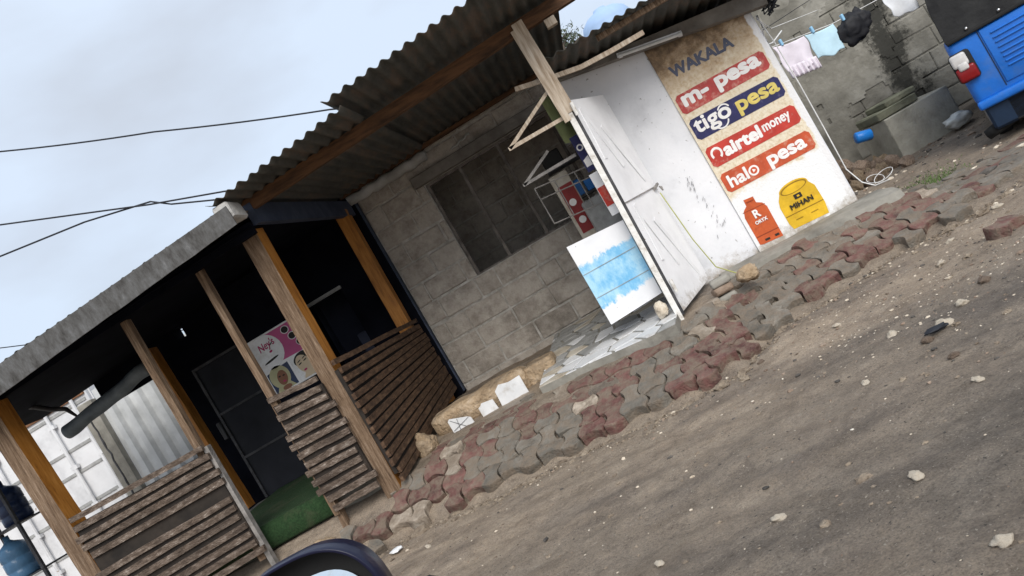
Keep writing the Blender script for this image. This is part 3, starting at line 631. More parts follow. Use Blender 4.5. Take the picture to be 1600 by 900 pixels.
for rr, a0, a1, cx, cz in ((.062, 215, 345, 1.425, 1.41), (.05, 15, 150, 1.488, 1.468)):
    for i in range(12):
        t0, t1 = R_(a0+(a1-a0)*i/12), R_(a0+(a1-a0)*(i+1)/12); w_ = .006
        mb.prism([(cx+(rr-w_)*math.cos(t0), YS-.0015, cz+(rr-w_)*math.sin(t0)), (cx+(rr+w_)*math.cos(t0), YS-.0015, cz+(rr+w_)*math.sin(t0)), (cx+(rr+w_)*math.cos(t1), YS-.0015, cz+(rr+w_)*math.sin(t1)), (cx+(rr-w_)*math.cos(t1), YS-.0015, cz+(rr-w_)*math.sin(t1))], (0, .0012, 0))
mb.build('painted_swirl', white_p, b2_)
b3 = banner(1.095, 1.275, 1.075, 1.235, red_p2, 'bright red banner reading airtel money')
lettering('airtel', 1.325, 1.655, 1.125, 1.24, YS-.0005, white_p, b3, rot=-.02, bold=.03); lettering('money', 1.675, 1.915, 1.12, 1.205, YS-.0005, white_p, b3, rot=-.02, bold=.016)
mb = MB(); cx, cz = 1.268, 1.195
for i in range(16):
    t0, t1 = R_(-60+270*i/16), R_(-60+270*(i+1)/16); r0 = .045; w_ = .010
    mb.prism([(cx+(r0-w_)*math.cos(t0)*.9, YS-.0015, cz+(r0-w_)*math.sin(t0)), (cx+(r0+w_)*math.cos(t0)*.9, YS-.0015, cz+(r0+w_)*math.sin(t0)), (cx+(r0+w_)*math.cos(t1)*.9, YS-.0015, cz+(r0+w_)*math.sin(t1)), (cx+(r0-w_)*math.cos(t1)*.9, YS-.0015, cz+(r0-w_)*math.sin(t1))], (0, .0012, 0))
mb.build('painted_swirl', white_p, b3)
b4 = banner(.86, 1.03, .835, .995, orange_p, 'red-orange banner reading halo pesa')
lettering('hal', 1.235, 1.405, .885, .995, YS-.0005, white_p, b4, rot=-.02, bold=.02); lettering('pesa', 1.585, 1.915, .845, .965, YS-.0005, white_p, b4, rot=-.02, bold=.024)
def circ(cx, cz, r, n_=20, y=YS-.0015): return [(cx+r*math.cos(2*math.pi*i/n_), y, cz+r*math.sin(2*math.pi*i/n_)) for i in range(n_)]
mb = MB(); mb.prism(circ(1.455, .925, .043), (0, .0012, 0), 0); mb.prism(circ(1.455, .925, .028, y=YS-.0025), (0, .0008, 0), 1); mb.prism([(1.446, YS-.0035, .910), (1.472, YS-.0035, .925), (1.446, YS-.0035, .941)], (0, .0008, 0), 0); mb.build('painted_emblem', [white_p, orange_p], b4)
lettering('WAKALA', 1.265, 1.815, 1.885, 1.985, YS+.001, wak_p, pn, rot=-.055, bold=.026)
# painted gas cylinders
def art(name, parts, mats, label):
    m2 = MB()
    for k, (pts, mi) in enumerate(parts): m2.prism([(x, YS-.0008*k, z) for x, z in pts], (0, .0006 if k else .002, 0), mi)
    o = m2.build(name, mats, pn); o['label'] = label; return o
oc = art('painted_gas_cylinder', [([(1.235, .36), (1.40, .345), (1.405, .62), (1.385, .665), (1.345, .69), (1.345, .745), (1.265, .755), (1.262, .70), (1.225, .675), (1.205, .62), (1.205, .37)], 0),
    ([(1.21, .66), (1.40, .645), (1.40, .651), (1.21, .666)], 1), ([(1.21, .43), (1.402, .418), (1.402, .426), (1.21, .438)], 1), ([(1.26, .375), (1.30, .372), (1.30, .39), (1.26, .393)], 2), ([(1.345, .37), (1.38, .368), (1.38, .386), (1.345, .388)], 2), ([(1.275, .72), (1.335, .715), (1.335, .725), (1.275, .73)], 1)], [cyl_or, cyl_rd, black_p], 'orange-red gas cylinder painted on the wall')
lettering('R', 1.275, 1.33, .575, .645, YS-.005, white_p, oc, bold=.02); lettering('ORYX', 1.255, 1.36, .525, .555, YS-.005, white_p, oc, bold=.02, rot=-.02)
def arc(cx, cz, rx, rz, a0, a1, n_=14): return [(cx+rx*math.cos(R_(a0+(a1-a0)*i/n_)), cz+rz*math.sin(R_(a0+(a1-a0)*i/n_))) for i in range(n_+1)]
yc = art('painted_gas_cylinder', [([(1.50, .345), (1.80, .325), (1.815, .42), (1.81, .58), (1.78, .63)]+arc(1.655, .645, .125, .055, 0, 180)+[(1.50, .60), (1.485, .55), (1.485, .40)], 0),
    (arc(1.655, .645, .115, .042, 0, 360, 24)[:-1], 1), (arc(1.655, .642, .102, .033, 0, 360, 24)[:-1], 0), ([(1.49, .455), (1.812, .438), (1.812, .445), (1.49, .462)], 1), ([(1.55, .40), (1.61, .397), (1.61, .403), (1.55, .406)], 1), ([(1.68, .393), (1.74, .39), (1.74, .396), (1.68, .399)], 1), ([(1.622, .552), (1.685, .548), (1.685, .588), (1.622, .592)], 2), ([(1.645, .562), (1.665, .561), (1.665, .576), (1.645, .577)], 0)], [cyl_ye, cyl_yd, black_p], 'yellow gas cylinder painted on the wall')
lettering('MIHAN', 1.555, 1.75, .485, .53, YS-.0075, black_p, yc, rot=-.03, bold=.02)
# kiosk roof: sheets, stained fascia, lamp tube
mb = MB(); sheet(mb, .36, 2.25, 5.42, 7.6, lambda x: 2.40-.02*(x-.4)-.10*max(0, x-1.3), lambda x: ztop(x)+.10, per=.095, amp=.013, wob=.03); mb.build('roof_sheet', roof_m, ki, smooth=True, solid=.003)
mb = MB(); mb.hexa([(.40, 6.12, ztop(.4)-.035), (2.16, 6.12, ztop(2.16)-.035), (2.16, 6.22, ztop(2.16)-.035), (.40, 6.22, ztop(.4)-.035), (.40, 6.12, ztop(.4)+.005), (2.16, 6.12, ztop(2.16)+.10), (2.16, 6.22, ztop(2.16)+.10), (.40, 6.22, ztop(.4)+.02)]); mb.build('fascia', lintel_m, ki)
mb = MB(); mb.bar((.8, 5.55, 2.355), (1.6, 5.5, 2.33), .03, .04); mb.build('batten', wood_grey, ki)
mb = MB(); mb.bar((.95, 6.10, 2.275), (1.47, 6.10, 2.165), .03, .03); lt = mb.build('lamp_batten', white_paint, ki)
mb = MB(); mb.tube([(.97, 6.07, 2.258), (1.45, 6.07, 2.155)], .014, 10); mb.tube([(.955, 6.075, 2.262), (.985, 6.075, 2.255)], .02, 8); mb.tube([(1.435, 6.075, 2.159), (1.465, 6.075, 2.152)], .02, 8); mb.build('fluorescent_tube', tube_m, lt)
mb = MB()
for i in range(6):
    a0 = random.uniform(0, 6); mb.tube([(2.14+.07*random.random()+.035*math.cos(a0+t*1.1), 6.0+.3*random.random(), 1.96+.09*random.random()+.05*math.sin(a0+t*1.3)) for t in range(7)], .006, 6)
mb.build('cable_tangle', cable_m, ki)
# jamb and white leaf folded back toward the wall
mb = MB(); mb.hexa([(.285, 5.43, .24), (.327, 5.43, .24), (.327, 5.49, .24), (.285, 5.49, .24), (.335, 5.42, 2.08), (.377, 5.42, 2.08), (.377, 5.48, 2.08), (.335, 5.48, 2.08)]); mb.build('door_jamb', jamb_m, ki)
mb = MB(); A = Vector((.385, 5.47)); B = Vector((.705, 6.13)); t = (B-A).normalized(); nn = Vector((t.y, -t.x))
def LP(s_, z, d=0): p = A+(B-A)*s_+nn*d; return (p.x-.028*(1-s_)*(2.07-z)/1.75, p.y, z)
def lzb(s_): return .32+.03*s_
def lzt(s_): return 2.07+.0*s_
mb.hexa([LP(0, lzb(0), 0), LP(1, lzb(1)), LP(1, lzb(1), -.02), LP(0, lzb(0), -.02), LP(0, lzt(0)), LP(1, lzt(1)), LP(1, lzt(1), -.02), LP(0, lzt(0), -.02)])
dk = MB(); dk.hexa([(.328, 5.455, .30), (.352, 5.455, .30), (.352, 5.485, .30), (.328, 5.485, .30), (.378, 5.44, 2.05), (.400, 5.44, 2.05), (.400, 5.47, 2.05), (.378, 5.47, 2.05)]); dk.build('shade_slit', dark_metal, ki)  # dark strip standing in for the shaded gap between jamb and leaf
lf = mb.build('door_leaf', white_paint, ki); lf['label'] = 'tall white steel door leaf folded open'
mb = MB()
for (z0, z1) in ((.36, 1.20), (1.22, 2.02)):
    for p, q in (((.2, z1-.03), (.48, z0+.25)), ((.2, z1-.03), (.16, z0+.35)), ((.82, z0+.08), (.48, z1-.2)), ((.82, z0+.08), (.60, z0+.45))):
        a3, b3_ = Vector(LP(p[0], p[1], .002)), Vector(LP(q[0], q[1], .002)); mb.bar(a3, b3_, .05, .005, up=(nn.x, nn.y, 0))
mb.build('pressed_brace', white_paint, lf)
mb = MB(); mb.bar(LP(.0, 1.215, .003), LP(1.0, 1.215, .003), .006, .008); mb.build('seam', steel_bar, lf)
mb = MB(); mb.bar(LP(.86, 1.20, .02), LP(1.0, 1.225, .02), .02, .02); mb.tube([LP(.98, 1.20, .03), LP(1.0, 1.16, .035), LP(1.03, 1.19, .03)], .007, 6); mb.build('bolt', steel_bar, lf)
for z in (.52, 1.98):
    mb = MB(); mb.tube([(.375+.02*(z-.4)/1.6, 5.435-.03*(z-.4), z-.05), (.378+.02*(z-.4)/1.6, 5.433-.03*(z-.4), z+.05)], .014, 8); mb.build('hinge', jamb_m, lf)
# low gate panel and two triangular brackets on the jamb's other side
g = MB(); g.hexa([(-.155, 5.60, .475), (.29, 5.58, .50), (.29, 5.605, .50), (-.155, 5.625, .475), (-.155, 5.60, 1.150), (.31, 5.58, 1.115), (.31, 5.605, 1.115), (-.155, 5.625, 1.150)])
gt = g.build('gate_panel', gate_m, ki); gt['label'] = 'low white gate panel with a worn sky-blue band'
mb = MB()
for z in (.70, .90): mb.hexa([(-.15, 5.596, z), (.29, 5.576, z-.005), (.29, 5.58, z-.005), (-.15, 5.6, z), (-.15, 5.596, z+.004), (.29, 5.576, z), (.29, 5.58, z), (-.15, 5.6, z+.004)])
mb.build('panel_seam', tile_grey, gt)
mb = MB(); mb.bar((.30, 5.47, 2.20), (-.145, 5.47, 1.985), .02, .026); mb.bar((-.155, 5.47, 1.985), (.32, 5.47, 1.975), .02, .028); mb.build('bracket', wood_pale, ki)
mb = MB(); mb.bar((.09, 5.8, 1.87), (-.20, 5.8, 1.735), .016, .022); mb.bar((-.21, 5.8, 1.735), (.26, 5.8, 1.735), .016, .024); mb.build('bracket', steel_bar, ki)
mb = MB()
for z, zz in ((1.715, 1.64), (1.61, 1.55), (1.375, 1.31)): mb.tube([(-.16, 6.3, z), (.40, 6.3, zz)], .006, 6)
for x in (-.16, .02, .2, .38): mb.tube([(x, 6.3, 1.71-.13*(x+.16)), (x, 6.3, 1.37-.12*(x+.16))], .006, 6)
mb.build('wire_rack', steel_bar, ki)
mb = MB(); mb.box(-.02, .16, 6.88, 6.91, 1.12, 1.78, bev=.004); mb.box(.01, .15, 6.872, 6.879, 1.18, 1.66, 1); s1 = mb.build('price_board', [tile_cream, gas_dk], ki)
for z in (1.30, 1.48): 
    mb = MB(); mb.prism(circ(.07, z, .035, 12, 6.8715), (0, .001, 0)); mb.build('printed_mark', white_p, s1)
mb = MB(); mb.hexa([(.25, 6.2, 1.90), (.40, 6.6, 1.90), (.40, 6.63, 1.90), (.25, 6.23, 1.90), (.25, 6.2, 2.33), (.40, 6.6, 2.38), (.40, 6.63, 2.38), (.25, 6.23, 2.33)]); mb.build('side_board', green_board, ki)
mb = MB(); mb.box(.275, .345, 5.75, 5.765, 1.56, 1.86); s2 = mb.build('strip_sign', navy_p, ki)
mb = MB(); mb.prism(circ(.312, 1.76, .027, 16, 5.7485), (0, .001, 0), 0); mb.prism(circ(.312, 1.76, .016, 16, 5.747), (0, .001, 0), 1); mb.prism([(.285, 5.7485, 1.60), (.335, 5.7485, 1.60), (.335, 5.7485, 1.68), (.285, 5.7485, 1.66)], (0, .001, 0), 0); mb.build('printed_mark', [white_p, navy_p], s2)
mb = MB(); mb.box(.265, .335, 5.75, 5.765, 1.18, 1.54); mb.box(.268, .332, 5.745, 5.7495, 1.26, 1.42, 1); mb.build('strip_sign', [white_paint, red_p2], ki)
mb = MB(); mb.box(.12, .38, 6.6, 6.95, .6, 1.42, bev=.012); mb.build('counter_cabinet', tile_grey, ki)
mb = MB(); mb.box(.1, .42, 7.0, 7.3, 1.48, 1.50); mb.box(.14, .22, 7.05, 7.15, 1.50, 1.66, 1, bev=.008); mb.box(.25, .36, 7.05, 7.2, 1.50, 1.62, 1, bev=.008); mb.box(.0, .2, 7.1, 7.3, 1.86, 2.02, 2, bev=.01); mb.box(.0, .4, 7.0, 7.3, 1.83, 1.86, 0); mb.build('shelf_goods', [dark_metal, jug_m, black_p], ki)

# cord tied to the leaf, running to the kerb
mb = MB(); mb.tube([(.70, 6.06, 1.15), (.715, 6.04, .95), (.735, 6.03, .7), (.78, 6.0, .42), (.86, 5.85, .33), (.9, 5.7, .295)], .005, 6); tag(mb.build('twine', twine_m, loc=(.7, 6.05, 1.1), smooth=True), 'greenish twine hanging from the white door bolt to the kerb', 'twine')

# ------------------------------------------------------------------ kerb slab, tile step, stones
mb = MB()
def kb(u, v):
    x = .80+1.42*u
    prof = [(6.24, .325), (6.0, .318), (5.93-.03*noise.noise(Vector((x*3, 0, 0))), .30), (5.90, .16)]
    k = v*3; i = min(2, int(k)); f = k-i; y = prof[i][0]+(prof[i+1][0]-prof[i][0])*f; z = prof[i][1]+(prof[i+1][1]-prof[i][1])*f
    return (x, y-.12*sm(.3, .9, u)*(v), z+.008*noise.noise(Vector((x*6, y*6, 0)))-.03*u)
mb.grid(kb, 50, 12); mb.box(.82, 2.2, 5.95, 6.23, .05, .26); tag(mb.build('kerb_slab', conc_m, loc=(1.5, 6.1, .2)), 'worn grey concrete kerb along the foot of the painted kiosk wall', 'kerb')

st = thing('tiled_step', (-.3, 6.2, .4), 'low step paved with broken white and grey tiles before the blue-banded gate', 'step')
def stz(y): return .315+(y-5.2)*.055
poly = [(-.86, 5.52), (-.40, 5.40), (.05, 5.20), (.24, 5.16), (.34, 5.6), (.40, 7.45), (-.75, 7.45)]
mb = MB(); n_ = len(poly)
mb.add([(x, y, .02) for x, y in poly]+[(x, y, stz(y)) for x, y in poly], [list(range(n_))[::-1], list(range(n_, 2*n_))]+[[i, (i+1) % n_, n_+(i+1) % n_, n_+i] for i in range(n_)]); mb.build('step_base', conc_m, st)
def clip(P, a, b_, c):
    o = []
    for i in range(len(P)):
        p, q = P[i], P[(i+1) % len(P)]; fp = a*p[0]+b_*p[1]-c; fq = a*q[0]+b_*q[1]-c
        if fp <= 0: o.append(p)
        if fp*fq < 0: t_ = fp/(fp-fq); o.append((p[0]+(q[0]-p[0])*t_, p[1]+(q[1]-p[1])*t_))
    return o
rs = random.Random(5); S = []
while len(S) < 75:
    p = (rs.uniform(-.85, .38), rs.uniform(5.2, 7.4))
    if all(math.hypot(p[0]-q[0], (p[1]-q[1])*.7) > .085 for q in S): S.append(p)
mb = MB()
for p in S:
    P = poly[:]
    for q in S:
        if q is p: continue
        a, b_ = q[0]-p[0], q[1]-p[1]; d_ = math.hypot(a, b_); c = (q[0]**2-p[0]**2+q[1]**2-p[1]**2)/2-.012*d_
        P = clip(P, a, b_, c)
        if len(P) < 3: break
    if len(P) < 3: continue
    mi = rs.choice((0, 0, 0, 0, 1, 2)) if p[1] < 6.0 else rs.choice((0, 1, 1, 1, 2))
    mb.prism([(x, y, stz(y)+.001) for x, y in P], (0, 0, .007), mi)
mb.build('broken_tiling', [tile_white, tile_grey, tile_cream], st)
mb = MB(); mb.box(-.99, -.72, 6.02, 6.3, .22, .455, bev=.03, seg=3, jit=.008); tag(mb.build('sandstone_block', stone_m, loc=(-.85, 6.1, .25), smooth=True), 'tan sandstone block at the left end of the tiled step', 'stone')
mb = MB()
def longstone(u, v):
    t = 2*math.pi*v; x = -1.91+.95*u; k = (1-abs(2*u-1)**8)**.25 if 0 < u < 1 else 0
    cy, cz = 6.14, .37; c_, s_ = math.cos(t), math.sin(t); rr = 1/max(abs(c_), abs(s_))**.75
    q = Vector((x, cy+.17*c_*rr*k, cz+.115*s_*rr*k)); q += Vector((0, 1, 1))*.018*noise.noise(q*5); return q
mb.grid(longstone, 40, 28); tag(mb.build('sandstone_kerb', stone_m, loc=(-1.45, 6.14, .25), smooth=True), 'long rough tan stone lying along the foot of the block wall', 'stone')
def loose_tile(pts, label, extra=None):
    m2 = MB(); m2.prism([(x, 5.90-.06*(z-.28), z) for x, z in pts], (0, .009, .0)); o = m2.build('loose_tile', tile_white, loc=(pts[0][0], 5.9, .27))
    return tag(o, label, 'tile')
lt1 = loose_tile([(-1.69, .275), (-1.55, .25), (-1.525, .29), (-1.53, .345), (-1.56, .365), (-1.70, .415), (-1.72, .40), (-1.72, .30)], 'smallest white tile, criss-crossed with thin lines, against the long stone')
mb = MB()
for a, b3_ in (((-1.70, .40), (-1.56, .26)), ((-1.71, .31), (-1.55, .355)), ((-1.64, .39), (-1.66, .27))): mb.bar((a[0], 5.892, a[1]), (b3_[0], 5.893, b3_[1]), .002, .0035)
mb.build('pencil_line', dark_metal, lt1)
loose_tile([(-1.44, .27), (-1.29, .265), (-1.30, .385), (-1.40, .40), (-1.415, .385), (-1.44, .375)], 'middle-sized white tile leaning against the long stone')
loose_tile([(-1.26, .265), (-1.01, .265), (-1.01, .45), (-1.09, .445), (-1.12, .445), (-1.20, .465), (-1.25, .43)], 'largest white tile, top edge broken, leaning against the long stone')
mb = MB(); mb.ico((.87, 5.42, .335), (.085, .07, .06), 3, .35, 1.6, seed=4); tag(mb.build('rock', stone_m, loc=(.87, 5.42, .28), smooth=True), 'fist-sized tan rock on the paving beside the stacked blocks', 'rock')
mb = MB(); mb.ico((.22, 5.5, .40), (.05, .05, .06), 3, .35, 1.6, seed=9); tag(mb.build('rock', pale_stone, loc=(.22, 5.5, .35), smooth=True), 'small pale rock wedging the foot of the door jamb', 'rock')
for i in range(3):
    mb = MB(); c = (.66+.012*i, 5.48-.012*(2-i), .255+.062*i); mb.box(c[0]-.075, c[0]+.075, c[1]-.06, c[1]+.06, c[2]-.028, c[2]+.028, bev=.02, seg=3, jit=.004).rotz(Vector(c), .25-.15*i)
    tag(mb.build('stacked_block', conc_m if i != 1 else rock_m, loc=c, smooth=True), ['bottom block of the stack of three worn blocks beside the white door', 'middle block of the stack of three worn blocks beside the white door', 'top block of the stack of three worn blocks beside the white door'][i], 'block', 'worn blocks stacked by the white door')

# ------------------------------------------------------------------ paving blocks
PD = ((.185, .145, .108), 11, .42, .60, .85)
red_pv = M('red_paver', [(.3, (.065, .036, .031)), (.46, (.135, .062, .054)), (.56, (.17, .085, .072)), (.68, (.21, .155, .12))], scale=9, bump=.9, bscale=60, dist=.012, objvar=.22, dust=PD)
grey_pv = M('grey_paver', [(.3, (.10, .09, .075)), (.5, (.17, .153, .128)), (.7, (.23, .208, .177)), (.8, (.27, .225, .18))], scale=9, bump=.9, bscale=60, dist=.012, objvar=.22, dust=PD)
tan_pv = M('tan_paver', [(.3, (.24, .19, .14)), (.5, (.35, .29, .23)), (.7, (.43, .38, .31))], scale=9, bump=.9, bscale=60, dist=.012, objvar=.22, dust=PD)
def paver_mesh(seed):
    m2 = MB(); a, bl, n_ = .0755, .029, 8; out = []
    def ed(k, t):
        if k == 0: return (a+bl*math.cos(t*math.pi/2), a*t)
        if k == 1: return (-a*t, a-bl*math.cos(t*math.pi/2))
        if k == 2: return (-a-bl*math.cos(t*math.pi/2), -a*t)
        return (a*t, -a+bl*math.cos(t*math.pi/2))
    for k in range(4):
        for i in range(n_): out.append(ed(k, -1+2*i/n_))
    def ring(s_, z, amp):
        r = []
        for (x, y) in out:
            q = Vector((x*s_, y*s_, z)); q += Vector((noise.noise(Vector((x*14, y*14, seed*2.1))), noise.noise(Vector((x*14, y*14, seed*2.1+9))), 0))*amp
            q.z += amp*.9*noise.noise(Vector((x*11, y*11, seed*1.3+3))); r.append(q)
        return r
    n4 = len(out); rings = [ring(.95, -.085, .003), ring(.955, -.012, .004), ring(.935, -.002, .004), ring(.90, .0, .003), ring(.5, .0, .004)]
    vs = sum(rings, [])+[Vector((0, 0, .0))]; fs = []
    for j in range(4):
        for i in range(n4): fs.append([j*n4+i, j*n4+(i+1) % n4, (j+1)*n4+(i+1) % n4, (j+1)*n4+i])
    for i in range(n4): fs.append([4*n4+i, 4*n4+(i+1) % n4, 5*n4])
    fs.append(list(range(n4))[::-1]); m2.add(vs, fs); return m2
protos = {}
for kind, mat in (('red', red_pv), ('grey', grey_pv), ('tan', tan_pv)):
    protos[kind] = [paver_mesh(i+{'red': 0, 'grey': 10, 'tan': 20}[kind]).build('paving_block', mat) for i in range(6)]
plab = {'red': 'mud-stained dull red bone-shaped paving block in the sloping footway', 'grey': 'worn grey bone-shaped paving block in the sloping footway', 'tan': 'pale tan bone-shaped paving block in the sloping footway'}
used = set()
def put_paver(kind, loc, rot, label=None, group=None):
    i = random.randrange(6); pr = protos[kind][i]
    if (kind, i) in used: o = pr.copy(); COL.objects.link(o)
    else: o = pr; used.add((kind, i))
    o.location = loc; o.rotation_euler = (Matrix.Rotation(rot[0], 4, 'X') @ Matrix.Rotation(rot[1], 4, 'Y') @ Matrix.Rotation(rot[2], 4, 'Z')).to_euler()
    tag(o, label or plab[kind], 'paving block', group or kind+' blocks of the sloping footway')
SX = [(-2.6, 4.98), (-.4, 4.55), (.2, 4.47), (.8, 4.72), (3.2, 5.42)]
cs = .152; rp_ = random.Random(11)
for i in range(-1, 40):
    x = -2.38+i*cs
    for j in range(-2, 11):
        y = lerp(SX, x)+.05+j*cs*.985; e = lerp(EX, x)
        slope = math.atan((lerp(SX, x+.1)-lerp(SX, x-.1))/.2)
        top = (5.64 if x < -.92 else 5.26) if x < .45 else (5.45 if x < .8 else 5.86)
        if x < -1.85: top = 5.28
        if x > 2.15: top = 6.25
        if y < e+.02 or y > top or x > 3.6: continue
        if x < -2.15 and y > 5.05: continue
        if math.hypot(x-.34, y-5.45) < .12: continue
        d_ = (y-e)
        rx = math.atan((h0(x, y+.05)-h0(x, y-.05))/.1)
        lift = .060-.042*sm(.05, .6, d_)+.009*rp_.uniform(-1, 1)
        if x < -.9: lift -= .010*sm(.5, 1.0, d_)
        edge = d_ < cs
        band = noise.noise(Vector((x*1.3, (y-e)*2.2, 5)))
        k = 'red' if band*.7+rp_.uniform(-.5, .5) > .04 else 'grey'
        if rp_.random() < .07: k = 'tan'
        jr = .05 if d_ > .3 else .095
        rot = (rx*(.8 if edge else 1)+rp_.uniform(-jr, jr), rp_.uniform(-jr, jr), slope*.9+rp_.uniform(-.06, .06)+(math.pi/2 if (i+j) % 2 else 0))
        put_paver(k, (x+rp_.uniform(-.006, .006), y+rp_.uniform(-.008, .008), h0(x, y)+lift), rot if not ((i+j) % 2) else (rot[0], rot[1], rot[2]))
put_paver('red', (2.02, 4.33, .065), (.12, .1, .5), 'loose red paving block lying alone in the road at the far right', 'stray paving blocks on the road')
put_paver('grey', (-2.30, 4.75, .045), (.5, .2, .9), 'grey paving block slipped off the left end of the footway', 'stray paving blocks on the road')
for k in protos:
    for i, pr in enumerate(protos[k]):
        if (k, i) not in used: bpy.data.objects.remove(pr)

# ------------------------------------------------------------------ stones and gravel
mb = MB(); rg_ = random.Random(3)
for i in range(2200):
    if i < 600: x, y = rg_.uniform(-2.5, 2.8), rg_.uniform(1.5, 5.2)
    elif i < 1200: x = rg_.uniform(-2.4, 3); y = lerp(EX, x)-abs(rg_.gauss(0, .12))
    else: x, y = rg_.gauss(1.5, .7), rg_.gauss(4.1, .55)
    if y > lerp(EX, x) and x < 2.6: continue
    r = min(.016, .0026*math.exp(abs(rg_.gauss(0, .65))))*(.55+.45*min(1, y/4)); 
    mb.ico((x, y, hr(x, y)+r*.2), (r*rg_.uniform(.8, 1.5), r*rg_.uniform(.8, 1.3), r*.6), 1, .5, 1.7, m=(0 if rg_.random() < .40 else (1 if rg_.random() < .5 else 2)), seed=i)
for i in range(420):
    x, y = rg_.uniform(2.2, 4.2), rg_.uniform(5.4, 8); r = .004*math.exp(abs(rg_.gauss(0, .8)))
    mb.ico((x, y, hr(x, y)+r*.2), (r*1.3, r, r*.6), 1, .5, 1.7, m=rg_.choice((0, 1, 2)), seed=i)
cl = MB()
for i in range(900):
    x = rg_.uniform(-2.5, 3.2); y = lerp(EX, x)-.02-abs(rg_.gauss(0, .10)) if i < 600 else rg_.uniform(1.6, 5); r = .006*math.exp(abs(rg_.gauss(0, .6))) if i < 600 else .004*math.exp(abs(rg_.gauss(0, .6)))
    if y > lerp(EX, x): continue
    cl.ico((x, y, hr(x, y)+r*.1), (r*1.4, r*1.1, r*.7), 2, .8, 2.0, seed=i+.5)
cl_m = M('dirt_clod', [(.3, (.12, .09, .065)), (.5, (.24, .19, .14)), (.7, (.34, .28, .21))], scale=20, bump=.8)
tag(cl.build('dirt_clods', cl_m, loc=(0, 4, 0)), 'crumbled clods of dirt along the paving edge and road', 'dirt', kind='stuff')
tag(mb.build('gravel', [pale_stone, dark_pebble, rock_m], loc=(0, 3.5, 0)), 'fine pale and dark gravel strewn over the dirt road', 'gravel', kind='stuff')
SP = [(1.06, 3.36, .045, 1), (1.02, 3.05, .035, 1), (.50, 2.29, .032, 0), (.09, 2.49, .035, 0), (1.03, 3.67, .04, 0), (.97, 4.28, .035, 0), (.50, 1.84, .04, 0), (1.54, 3.73, .05, 1), (1.65, 4.38, .045, 0), (.52, 4.40, .03, 1), (1.35, 3.6, .05, 0), (1.18, 3.42, .05, 0), (.95, 2.75, .03, 0), (-.1, 1.95, .03, 0), (-.35, 2.6, .028, 0), (.72, 3.25, .03, 0), (1.9, 4.75, .04, 0), (-1.75, 4.3, .03, 0), (2.35, 5.0, .05, 0)]
sp0 = {}
for x, y, r, k in SP:
    if (k, 0) not in sp0:
        m2 = MB(); m2.ico((0, 0, 0), (1.3, 1, .6), 3, .45, 1.7, seed=k*7+2); o = m2.build('stone', pale_stone if k == 0 else rock_m, smooth=True); sp0[(k, 0)] = o
    else: o = sp0[(k, 0)].copy(); COL.objects.link(o)
    r *= .55; o.location = (x, y, hr(x, y)+r*.25); o.scale = (r, r, r); o.rotation_euler = (rg_.uniform(-.3, .3), rg_.uniform(-.3, .3), rg_.uniform(0, 6))
    tag(o, 'small pale stone lying loose on the open dirt road' if k == 0 else 'small brown stone lying loose on the open dirt road', 'stone', ('pale' if k == 0 else 'brown')+' stones loose on the road')
BS = [(-3.55, 4.92, .20, .13, .13), (-3.15, 4.95, .15, .10, .10), (-2.75, 5.08, .09, .08, .06), (-3.95, 4.92, .18, .12, .14), (-1.93, 5.75, .10, .12, .12)]
for i, (x, y, a, b_, c) in enumerate(BS):
    m2 = MB(); m2.ico((x, y, h0(x, y)+c*.3), (a, b_, c), 3, .35, 1.5, seed=i+30)
    tag(m2.build('foundation_stone', stone_m, loc=(x, y, h0(x, y)), smooth=True), ['broad tan boulder below the left slatted rail near the mirror', 'rounded tan boulder at the foot of the green turf step', 'smallest tan stone under the short slatted rail', 'leftmost tan boulder under the left slatted rail', 'tan stone under the brown side rail by the corner post'][i], 'stone', 'boulders under the porch edge')
m2 = MB(); m2.ico((-2.05, 4.55, .015), (.05, .035, .012), 2, .5, 2, seed=3); tag(m2.build('tile_chip', tile_white, loc=(-2.05, 4.55, 0)), 'white chip of tile on the dirt by the mirror', 'litter')
m2 = MB(); m2.ico((1.12, 3.38, .03), (.06, .02, .012), 2, .5, 2, seed=8); tag(m2.build('plastic_scrap', cable_m, loc=(1.12, 3.38, 0)), 'dark scrap of plastic among stones on the road', 'litter')

# ------------------------------------------------------------------ yard behind the kiosk
bw = thing('boundary_wall', (4.5, 9.0, .25), 'tall grey block wall with black damp stains behind the washing line', 'wall')
mb = MB(); block_wall(mb, 1.9, 9.0, .05, 3.1, 9.0, ch=.24, bw=.46, th=.17, gap=.010); mb.box(1.9, 9.0, 9.012, 9.19, .05, 3.1, 0); mb.build('wall', [bwall_m], bw)
mb = MB()
def plas(u, v):
    x = 2.0+2.25*u; z = .1+2.6*v; return (x, 8.993+.016*noise.noise(Vector((x*1.6, z*1.6, 0)))+.006*noise.noise(Vector((x*6, z*6, 0))), z)
mb.grid(plas, 70, 80)
kf = [i for i, f in enumerate(mb.f) if noise.noise(Vector((mb.v[f[0]].x*1.7, mb.v[f[0]].z*2.1, 6)))+.35*noise.noise(Vector((mb.v[f[0]].x*6, mb.v[f[0]].z*6, 2))) < .22-.45*max(0, mb.v[f[0]].x-3.3)]
mb.f = [mb.f[i] for i in kf]; mb.m = [mb.m[i] for i in kf]; mb.build('plaster_coat', bwall_m, bw)
cb = thing('concrete_box', (3.5, 8.2, .2), 'low grey concrete box with a mossy two-piece lid against the stained wall', 'concrete box')
mb = MB(); mb.box(3.18, 3.90, 7.98, 8.55, .05, .64, bev=.008, jit=.004); mb.rotz(Vector((3.5, 8.2, 0)), .10); mb.build('box_wall', box_m, cb)
mb = MB(); mb.box(3.16, 3.62, 8.0, 8.5, .645, .735, bev=.012, jit=.005).rotz(Vector((3.5, 8.2, 0)), .06); mb.build('lid', moss_m, cb)
